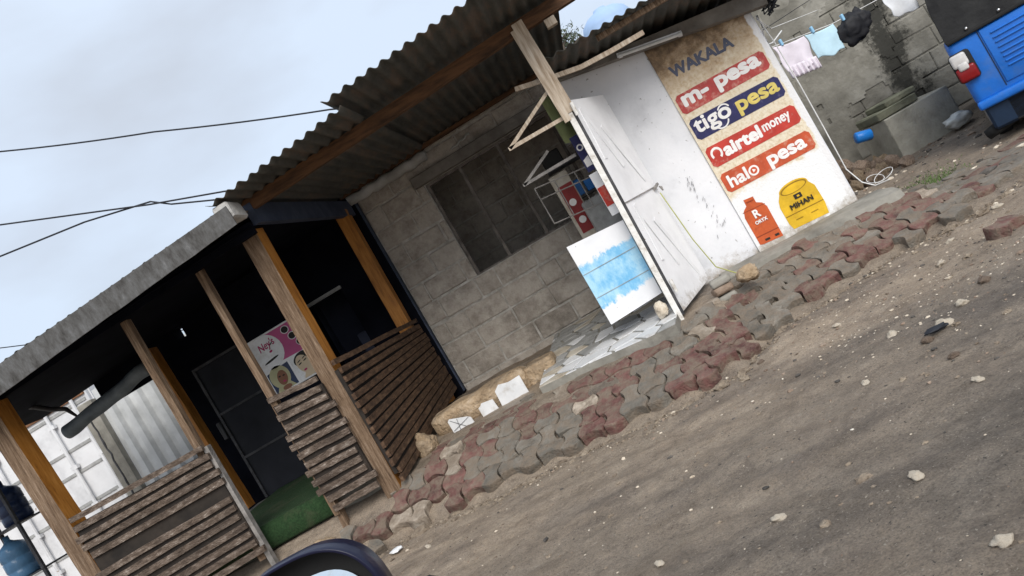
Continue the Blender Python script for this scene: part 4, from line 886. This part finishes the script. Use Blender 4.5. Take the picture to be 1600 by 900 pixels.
mb = MB(); mb.box(3.30, 3.66, 8.05, 8.45, .737, .80, bev=.012, jit=.005).rotz(Vector((3.5, 8.2, 0)), .14); mb.build('lid', moss_m, cb)
mb = MB(); mb.lathe([(0, -.10), (.05, -.10), (.058, -.09), (.058, .05), (.05, .06), (0, .06)], (2.98, 7.95, .60), 18, axis='x')
mb.rotz(Vector((2.98, 7.95, .60)), .25, 'Y'); tag(mb.build('plastic_pipe', jug_m, loc=(2.98, 7.95, .6), smooth=True), 'short bright blue plastic pipe end sticking out beside the concrete box', 'pipe')
rb = random.Random(21); pl = []
for i in range(34):
    x, y = 2.62+rb.uniform(-.3, .45), 7.85+rb.uniform(-.45, .4); r = rb.uniform(.05, .10); z = h0(x, y)+rb.choice((.03, .05, .13, .2 if abs(x-2.75) < .25 else .04))
    if i < 5:
        m2 = MB(); m2.ico((0, 0, 0), (1.1, .9, .75), 2, .5, 1.4, seed=i+50); o = m2.build('rubble_stone', rock_m if i % 2 else stone_m); pl.append(o)
    else: o = rb.choice(pl).copy(); COL.objects.link(o)
    o.location = (x, y, z); o.scale = (r, r, r); o.rotation_euler = (rb.uniform(0, 3), rb.uniform(0, 3), rb.uniform(0, 3))
    tag(o, 'broken brown stone in the rubble heap behind the painted kiosk', 'stone', 'stones of the rubble heap')
m2 = MB(); m2.ico((3.78, 7.85, .29), (.13, .09, .07), 3, .5, 2.5, seed=5); tag(m2.build('plastic_bag', bag_m, loc=(3.78, 7.85, .22), smooth=True), 'crumpled whitish plastic bag beside the concrete box', 'bag')
# grass tuft
mb = MB(); rr = random.Random(2)
for i in range(1300):
    x, y = rr.gauss(2.68, .13), rr.gauss(6.25, .28)
    x = 2.55+(y-6.25)*.25+rr.gauss(0, .13)+.1; z = h0(x, y); a = rr.uniform(0, 6.3); hgt = rr.uniform(.008, .026); wd = .005
    dx, dy = math.cos(a)*wd, math.sin(a)*wd; bx, by = rr.uniform(-.03, .03), rr.uniform(-.03, .03)
    mb.add([(x-dx, y-dy, z), (x+dx, y+dy, z), (x+bx, y+by, z+hgt)], [(0, 1, 2)])
tag(mb.build('grass', grass_m, loc=(2.7, 6.25, .05)), 'patch of short bright green grass behind the paving', 'grass', kind='stuff')
# washing
def cloth(pts_top, drop, fold, seed, nu=30, nv=24, hem=0, yamp=.03):
    a, b_ = Vector(pts_top[0]), Vector(pts_top[1]); m2 = MB()
    def fn(u, v):
        p = a.lerp(b_, u); q = noise.noise(Vector((u*fold, v*1.2, seed)))
        dz = drop*(v)*(1+.10*noise.noise(Vector((u*3, seed, 1)))); 
        return (p.x+.02*(u-.5)*v*-1+.02*noise.noise(Vector((v*2, seed, 4))), p.y-.012-yamp*v*math.sin(u*fold*3+seed)-yamp*1.2*q*v, p.z-dz-.015*math.sin(u*math.pi))
    m2.grid(fn, nu, nv); return m2
LY = 7.9
m2 = cloth([(2.60, LY, 1.85), (2.92, LY, 1.79)], .30, 3, 1); 
def ruf(u, v): x = 2.62+.30*u; return (x, LY-.03-.02*math.sin(u*38)*(.3+v), 1.60-.045*u-.13*v)
rf_ = MB(); rf_.grid(ruf, 60, 6)
g0 = m2.build('hanging_garment', cloth_pink, loc=(2.6, LY, 1.5), smooth=True, solid=.004); tag(g0, 'pale lilac garment with a ruffled hem on the washing line', 'garment')
rf_.build('ruffle', cloth_pink, g0, smooth=True, solid=.004)
m2 = cloth([(2.93, LY, 1.79), (3.22, LY, 1.745)], .27, 2, 4, yamp=.02); tag(m2.build('hanging_cloth', cloth_blue, loc=(2.93, LY, 1.5), smooth=True, solid=.004), 'pale blue folded cloth on the washing line beside the black one', 'cloth')
m2 = MB(); m2.ico((3.38, LY, 1.60), (.14, .06, .145), 4, .38, 1.5, seed=12); m2.ico((3.47, LY, 1.64), (.10, .05, .12), 4, .35, 1.6, seed=2); tag(m2.build('hanging_cloth', cloth_black, loc=(3.4, LY, 1.5), smooth=True), 'crumpled black cloth bunched on the washing line', 'cloth')
m2 = cloth([(3.74, LY, 1.72), (4.02, LY, 1.66)], .22, 3, 7); tag(m2.build('hanging_cloth', cloth_white, loc=(3.74, LY, 1.5), smooth=True, solid=.004), 'white cloth hanging alone nearest the blue rickshaw', 'cloth')
def line(pts, r, mat, label, cat='wire', name='washing_line', sag=0):
    out = []
    for a, b_ in zip(pts, pts[1:]):
        for i in range(8): t_ = i/8; q = Vector(a).lerp(Vector(b_), t_); q.z -= sag*4*t_*(1-t_); out.append(q)
    out.append(Vector(pts[-1])); m2 = MB(); m2.tube(out, r, 6); return tag(m2.build(name, mat, loc=pts[0], smooth=True), label, cat)
line([(2.06, 6.3, 1.95), (2.6, LY, 1.86), (3.22, LY, 1.75), (3.75, LY, 1.725), (5.2, 8.95, 1.75)], .004, cord_m, 'white washing line carrying the lilac and blue cloths', 'washing line')
line([(2.10, 6.3, 2.0), (2.75, 8.3, 2.10), (3.6, 8.97, 2.2)], .004, cable_m, 'thin black wire running above the washing line', 'wire', 'wire')
line([(2.08, 6.3, 1.98), (2.79, 8.2, 2.06), (3.6, 8.97, 2.05)], .004, cord_m, 'upper white string above the washing line', 'string', 'string')
line([(2.09, 6.3, 2.0), (2.12, 6.32, 1.75), (2.13, 6.33, 1.35), (2.125, 6.33, .95), (2.115, 6.33, .55), (2.16, 6.3, .40), (2.22, 6.25, .33), (2.30, 6.15, .33)], .005, cord_m, 'white cord hanging down the kiosk corner to the ground', 'cord', 'cord')
mb = MB()
for k in range(2):
    c0 = (2.27+.05*k, 6.32-.05*k, .35); mb.tube([(c0[0]+(.06+.02*k)*math.cos(t_*.5), c0[1]+(.09)*math.sin(t_*.5), c0[2]+.02+.03*math.sin(t_*.5+k)) for t_ in range(14)], .0028, 6)
tag(mb.build('cord_coil', cord_m, loc=(2.28, 6.3, .32), smooth=True), 'loose loops of white cord on the ground at the kiosk corner', 'cord')
mb = MB(); mb.tube([(2.07, 6.26, 1.88), (2.14, 6.6, 1.78), (2.3, 6.9, 1.80), (2.45, 7.0, 1.86)], .007, 6); tag(mb.build('cord', cord_m, loc=(2.1, 6.3, 1.85), smooth=True), 'short white cord end sticking out beside the lilac garment', 'cord')
for i, (x, z, lab) in enumerate(((2.70, 1.85, 'blue peg on the lilac garment'), (3.02, 1.80, 'blue peg at the middle of the pale blue cloth'), (3.33, 1.75, 'blue peg on the black cloth'), (3.86, 1.71, 'blue peg on the lone white cloth'))):
    m2 = MB(); m2.box(x-.012, x+.012, LY-.03, LY+.02, z-.035, z+.035, bev=.005); tag(m2.build('clothes_peg', peg_m, loc=(x, LY, z)), 'light '+lab, 'clothes peg', 'pegs on the washing line')

# ------------------------------------------------------------------ blue three-wheeler
tk = thing('auto_rickshaw', (3.95, 7.5, .1), 'bright blue three-wheeled rickshaw with black canvas hood, seen from behind', 'auto rickshaw')
KX0, KX1, KY0 = 3.31, 4.62, 6.5
mb = MB(); mb.box(KX0, KX1, KY0, 9.0-.05, .43, 1.02, bev=.06, seg=4); mb.build('body', blue_van, tk, smooth=True)
mb = MB(); mb.box(3.27+.04, KX1+.02, KY0-.03, KY0+.03, .40, .475, bev=.02, seg=2); mb.build('bumper_rail', blue_van, tk, smooth=True)
e = MB(); e.box(3.56, 4.38, KY0-.012, KY0+.01, .52, .99, bev=.008, seg=2); ep = e.build('engine_cover', blue_van, tk, smooth=True)
mb = MB()
for i, z in enumerate((.93, .885, .845, .80, .755, .715, .675, .635)):
    x0 = 3.62; mb.box(x0, x0+.62, KY0-.024, KY0-.008, z-.008, z+.008, bev=.006, seg=2)
mb.build('louvre', blue_van, ep, smooth=True)
mb = MB(); mb.box(KX0-.025, KX0+.135, KY0-.055, KY0+.02, .665, .92, bev=.03, seg=3); lh = mb.build('tail_lamp', rubber_m, tk, smooth=True)
mb = MB(); mb.box(KX0-.018, KX0+.125, KY0-.072, KY0-.04, .672, .795, bev=.02, seg=3); mb.build('red_lens', lamp_red, lh, smooth=True)
mb = MB(); mb.box(KX0-.018, KX0+.10, KY0-.075, KY0-.04, .80, .912, bev=.02, seg=3); mb.box(KX0+.01, KX0+.085, KY0-.085, KY0-.05, .765, .83, bev=.015, seg=2); mb.build('clear_lens', lamp_clear, lh, smooth=True)
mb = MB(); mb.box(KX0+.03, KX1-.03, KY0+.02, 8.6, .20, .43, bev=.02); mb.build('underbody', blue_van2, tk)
hood = MB()
def hd(u, v):
    x = KX0+.02+(KX1-KX0-.04)*u; y = KY0-.01+1.9*v; a = abs(2*u-1)
    return (x, y, 0)
prof = [(KX0+.02, 1.0), (KX0+.03, 1.35), (KX0+.08, 1.62), (KX0+.2, 1.72), ((KX0+KX1)/2, 1.78), (KX1-.2, 1.72), (KX1-.08, 1.62), (KX1-.03, 1.35), (KX1-.02, 1.0)]
n_ = len(prof); hood.add([(x, KY0-.015+.06*(z-1.0), z) for x, z in prof]+[(x, 8.4, z) for x, z in prof], [list(range(n_))[::-1], list(range(n_, 2*n_))]+[[i, i+1, n_+i+1, n_+i] for i in range(n_-1)])
hd_ = hood.build('canvas_hood', canvas_m, tk)
for x in (3.50, 3.74, 3.98, 4.22):
    mb = MB(); mb.lathe([(0, -.012), (.010, -.010), (.014, 0), (.014, .004)], (x, KY0-.018, 1.055), 12, axis='y'); mb.build('stud', chrome, hd_, smooth=True)
for x in (3.40, 4.53):
    mb = MB(); mb.lathe([(.0, -.06), (.14, -.06), (.19, -.05), (.205, -.03), (.205, .03), (.19, .05), (.14, .06), (0, .06)], (x, 6.95, .27), 28, axis='x'); wh = mb.build('wheel', rubber_m, tk, smooth=True)
    mb = MB(); mb.lathe([(0, -.068), (.10, -.068), (.12, -.062), (.12, .062), (.10, .068), (0, .068)], (x, 6.95, .27), 20, axis='x'); mb.build('rim', steel_bar, wh, smooth=True)
mb = MB(); mb.lathe([(.0, -.05), (.14, -.05), (.19, -.04), (.2, 0), (.19, .04), (.14, .05), (0, .05)], (3.96, 9.0, .36), 24, axis='x'); mb.build('wheel', rubber_m, tk, smooth=True)
mb = MB(); mb.box(KX0+.02, KX1-.02, KY0-.028, KY0+.01, 1.0, 1.03, bev=.008, seg=2); mb.build('hood_trim', rubber_m, tk, smooth=True)
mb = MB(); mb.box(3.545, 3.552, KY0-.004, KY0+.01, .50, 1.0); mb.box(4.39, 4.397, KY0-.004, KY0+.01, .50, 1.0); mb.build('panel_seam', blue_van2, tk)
mb = MB(); mb.box(3.5, 4.4, 6.52, 6.56, .20, .40, bev=.01); mb.build('mud_flap', rubber_m, tk)
mb = MB(); mb.tube([(3.27, 6.62, .185), (3.36, 6.60, .21), (3.6, 6.7, .24)], [.045, .05, .05], 12); mb.build('exhaust', rubber_m, tk, smooth=True)

# the whole vehicle stands turned clockwise about its near left corner, so that only its rear shows
KR = Matrix.Translation((3.31, 6.5, 0)) @ Matrix.Rotation(R_(-27), 4, 'Z') @ Matrix.Translation((-3.31, -6.5, 0))
tk.location = KR @ Vector((3.95, 7.5, .1)); tk.rotation_euler = (0, 0, R_(-27))

# ------------------------------------------------------------------ container, corrugated wall, gutter at the left
ct = thing('shipping_container', (-8, 10, .4), 'white shipping container with door rods seen past the left porch post', 'container')
mb = MB(); mb.box(-9.2, -6.62, 9.06, 15, .45, 3.05); mb.build('body', cont_m, ct)
mb = MB(); mb.box(-9.2, -7.9, 9.0, 9.058, .55, 3.0, bev=.01); mb.box(-7.88, -6.64, 9.0, 9.058, .55, 3.0, bev=.01)
dl = mb.build('door', cont_m, ct)
mb = MB()
for z in (.95, 1.40, 1.82, 2.12, 2.62):
    mb.box(-9.15, -7.92, 8.985, 9.0, z-.02, z+.02); mb.box(-7.86, -6.68, 8.985, 9.0, z-.02, z+.02)
mb.build('door_rib', tile_grey, dl)
for x in (-8.25, -7.28, -8.75, -6.85):
    mb = MB(); mb.tube([(x, 8.95, .5), (x, 8.95, 3.0)], .024, 8)
    for z in (.8, 1.35, 1.9, 2.5): mb.box(x-.05, x+.05, 8.93, 8.985, z-.025, z+.025)
    mb.build('lock_rod', cont_m, dl)
mb = MB(); mb.box(-7.9, -6.66, 8.97, 9.0, 2.68, 2.73); mb.build('header_angle', rust_m, ct)
cw = thing('corrugated_fence', (-5.6, 8.6, .4), 'grey corrugated sheet wall with a cracked concrete edge behind the left rail', 'fence')
mb = MB()
def tr(u, v):
    x = -6.30+2.2*u; p = (x/.20) % 1; d_ = 0 if p < .35 else (.06*(p-.35)/.15 if p < .5 else (.06 if p < .85 else .06*(1-p)/.15)); return (x, 8.58+d_, .3+2.3*v)
mb.grid(tr, 220, 1); mb.build('sheet', corr_m, cw, solid=.003)
mb = MB(); mb.box(-6.52, -6.31, 8.54, 8.66, .3, 2.5, bev=.01, jit=.006); mb.build('pier', conc_m, cw)
mb = MB(); mb.tube([(-6.43+.03*noise.noise(Vector((z*9, 0, 0))), 8.535, .5+z) for z in [i*.08 for i in range(23)]], [.010+.012*abs(noise.noise(Vector((i*1.7, 0, 0)))) for i in range(23)], 6); mb.build('crack_line', dark_metal, cw)
mb = MB(); mb.box(-6.3, -4.1, 8.56, 8.70, 1.16, 1.20); mb.build('base_rail', dark_metal, cw)
mb = MB()
def gut(u, v):
    p = Vector((-5.52, 6.95, 2.08)).lerp(Vector((-4.45, 7.05, 2.24)), u); t_ = math.pi*(.05+1.5*v); r = .075*(1+.15*noise.noise(Vector((u*5, v*2, 0))))
    return (p.x, p.y+r*math.cos(t_), p.z-r*math.sin(t_)+.02*noise.noise(Vector((u*4, 0, 2))))
mb.grid(gut, 24, 16); tag(mb.build('gutter_trough', gutter_m, loc=(-5, 7, 2.1), smooth=True, solid=.004), 'bent blue-grey gutter trough slung under the left end of the porch roof', 'gutter')
mb = MB(); mb.tube([(-5.46, 6.5, 2.47), (-5.34, 6.5, 2.40), (-5.18, 6.5, 2.28), (-5.06, 6.5, 2.22), (-5.0, 6.5, 2.11)], [.03, .026, .024, .022, .012], 8); mb.tube([(-5.45, 6.5, 2.48), (-5.36, 6.5, 2.47), (-5.30, 6.5, 2.40)], .008, 6); tag(mb.build('lamp_arm', dark_metal, loc=(-5.2, 6.5, 2.3), smooth=True), 'thin dark bracket arm beside the blue-grey gutter', 'bracket')
rk = thing('bottle_rack', (-6.3, 6.6, .4), 'dark steel rack holding blue water bottles at the left edge', 'rack')
mb = MB()
for z in (.5, 1.02, 1.52): mb.box(-6.62, -6.02, 6.4, 6.8, z-.015, z)
for x in (-6.6, -6.03):
    for y in (6.42, 6.78): mb.box(x-.015, x+.015, y-.015, y+.015, .25, 1.95)
mb.build('frame', dark_metal, rk)
def bottle(x, y, z, mat, lab):
    m2 = MB(); m2.lathe([(0, 0), (.12, 0), (.135, .02), (.135, .09), (.128, .10), (.135, .11), (.135, .20), (.128, .21), (.135, .22), (.135, .30), (.12, .34), (.05, .38), (.028, .40), (.028, .45), (0, .45)], (x, y, z), 24)
    tag(m2.build('water_bottle', mat, loc=(x, y, z), smooth=True), lab, 'water bottle', 'bottles on the rack')
bottle(-6.38, 6.58, 1.02, bottle_m, 'pale blue water bottle on the middle shelf of the rack'); bottle(-6.18, 6.62, 1.52, bottle_d, 'dark blue water bottle on the top shelf of the rack'); bottle(-6.32, 6.6, .5, bottle_m, 'pale blue water bottle on the lowest shelf of the rack'); 

# ------------------------------------------------------------------ overhead cables, tank, tree
line([(-9.5, 10, 7.75), (-6.62, 10, 6.45), (-4.47, 10, 5.48), (-2.13, 10, 4.42), (.6, 10, 3.15)], .012, cable_m, 'single highest black overhead cable crossing the sky', 'cable', 'overhead_cable', .02)
line([(-9.5, 10, 6.55), (-7.2, 10, 5.57), (-5.09, 10, 4.66), (-4.01, 10, 4.24), (-1.6, 10, 3.2)], .013, cable_m, 'middle black overhead cable meeting another at a twist', 'cable', 'overhead_cable')
line([(-9.5, 10.05, 5.6), (-7.45, 10.05, 5.2), (-6.08, 10.05, 4.96), (-5.05, 10.03, 4.69), (-4.8, 10.03, 4.50), (-4.16, 10.05, 4.20), (-1.6, 10.05, 3.1)], .013, cable_m, 'lower black overhead cable rising to the twist', 'cable', 'overhead_cable')
line([(-14, 14, 6.3), (-11.46, 14, 5.22), (-10.94, 14, 5.0), (-7, 14, 3.2)], .012, cable_m, 'lowest far overhead cable at the left edge', 'cable', 'overhead_cable')
wt = thing('water_tank', (2.1, 12, 0), 'pale blue plastic water tank rising behind the kiosk roof', 'water tank')
mb = MB(); mb.lathe([(0, 4.22), (.10, 4.22), (.12, 4.18), (.26, 4.14), (.37, 4.06), (.42, 3.95), (.42, 3.6), (.44, 3.58), (.42, 3.55), (.42, 3.0), (.4, 2.9), (0, 2.9)], (1.98, 12, -.08), 32); mb.build('tank_shell', tank_m, wt, smooth=True)
mb = MB(); mb.box(1.5, 2.75, 11.4, 12.6, 2.80, 2.88)
for x in (1.6, 2.65):
    for y in (11.5, 12.5): mb.box(x-.05, x+.05, y-.05, y+.05, 0, 2.8)
mb.build('stand', steel_bar, wt)
tr_ = thing('sparse_tree', (1.55, 14.5, 0), 'thin grey-green tree showing above the roofs', 'tree')
rt = random.Random(9); mb = MB(); mb.tube([(1.45, 14.5, .1), (1.4, 14.5, 1.8), (1.5, 14.45, 3.0), (1.45, 14.5, 4.1), (1.5, 14.5, 4.75)], [.14, .11, .08, .05, .015], 8); tips = []
for i in range(26):
    z = rt.uniform(2.2, 4.6); a = rt.uniform(0, 6.3); l_ = rt.uniform(.3, .75)*(1.2-(z-2.2)/4.5); p0 = Vector((1.45, 14.5, z)); p1 = p0+Vector((math.cos(a)*l_*.5, math.sin(a)*l_*.5, l_*.35)); p2 = p0+Vector((math.cos(a)*l_, math.sin(a)*l_, l_*.6)); mb.tube([p0, p1, p2], [.025, .016, .006], 5); tips += [(p0, p1), (p1, p2), (p1, p2)]
mb.build('trunk', bark_m, tr_)
mb = MB()
for i in range(1500):
    a, b_ = rt.choice(tips); p = a.lerp(b_, rt.random())+Vector([rt.gauss(0, .09) for _ in range(3)]); d1 = Vector([rt.gauss(0, 1) for _ in range(3)]).normalized()*.05; d2 = Vector([rt.gauss(0, 1) for _ in range(3)]).normalized()*.018
    mb.add([p-d1, p+d2, p+d1, p-d2], [(0, 1, 2, 3)])
mb.build('crown', leaf_m, tr_)

# ------------------------------------------------------------------ wing mirror of the vehicle the photo was taken from
wm = thing('wing_mirror', (-.56, .90, .90), 'dark navy wing mirror of the photographer\'s vehicle, at the bottom edge', 'mirror')
def sq(u, cx, cz, rx, rz, p_=2.6):
    t_ = 2*math.pi*u; c_, s_ = math.cos(t_), math.sin(t_); return cx+rx*math.copysign(abs(c_)**(2/p_), c_), cz+rz*math.copysign(abs(s_)**(2/p_), s_)
MC = (-.542, .888)
mb = MB()
prof = [(.885, .955), (.885, .988), (.89, 1.0), (.905, 1.0), (.93, .95), (.96, .80), (.985, .5), (.99, .0)]
def shell(u, v):
    k = v*(len(prof)-1); i = min(len(prof)-2, int(k)); f_ = k-i; y = prof[i][0]+(prof[i+1][0]-prof[i][0])*f_; s_ = prof[i][1]+(prof[i+1][1]-prof[i][1])*f_
    x, z = sq(u, MC[0], MC[1], 0.106*s_, .096*s_); return (x, y, z)
mb.grid(shell, 64, 28); mb.build('housing', mirror_body, wm, smooth=True, solid=.004)
mb = MB(); pts = [sq(i/48, MC[0]-.012, MC[1]-.016, .084, .072) for i in range(48)]; mb.prism([(x, .915, z) for x, z in pts], (0, .003, 0))
mb.rotz(Vector((MC[0], .915, MC[1])), R_(-13), 'X'); mb.build('mirror_glass', glass_m, wm)
mb = MB(); pts = [sq(i/48, MC[0], MC[1], .098, .088) for i in range(48)]; mb.prism([(x, .928, z) for x, z in pts], (0, .004, 0)); mb.build('inner_plate', rubber_m, wm)
mb = MB(); mb.tube([(-.42, .94, .84), (-.33, .84, .79), (-.28, .72, .77)], [.03, .026, .03], 12); mb.build('arm', rubber_m, wm, smooth=True)
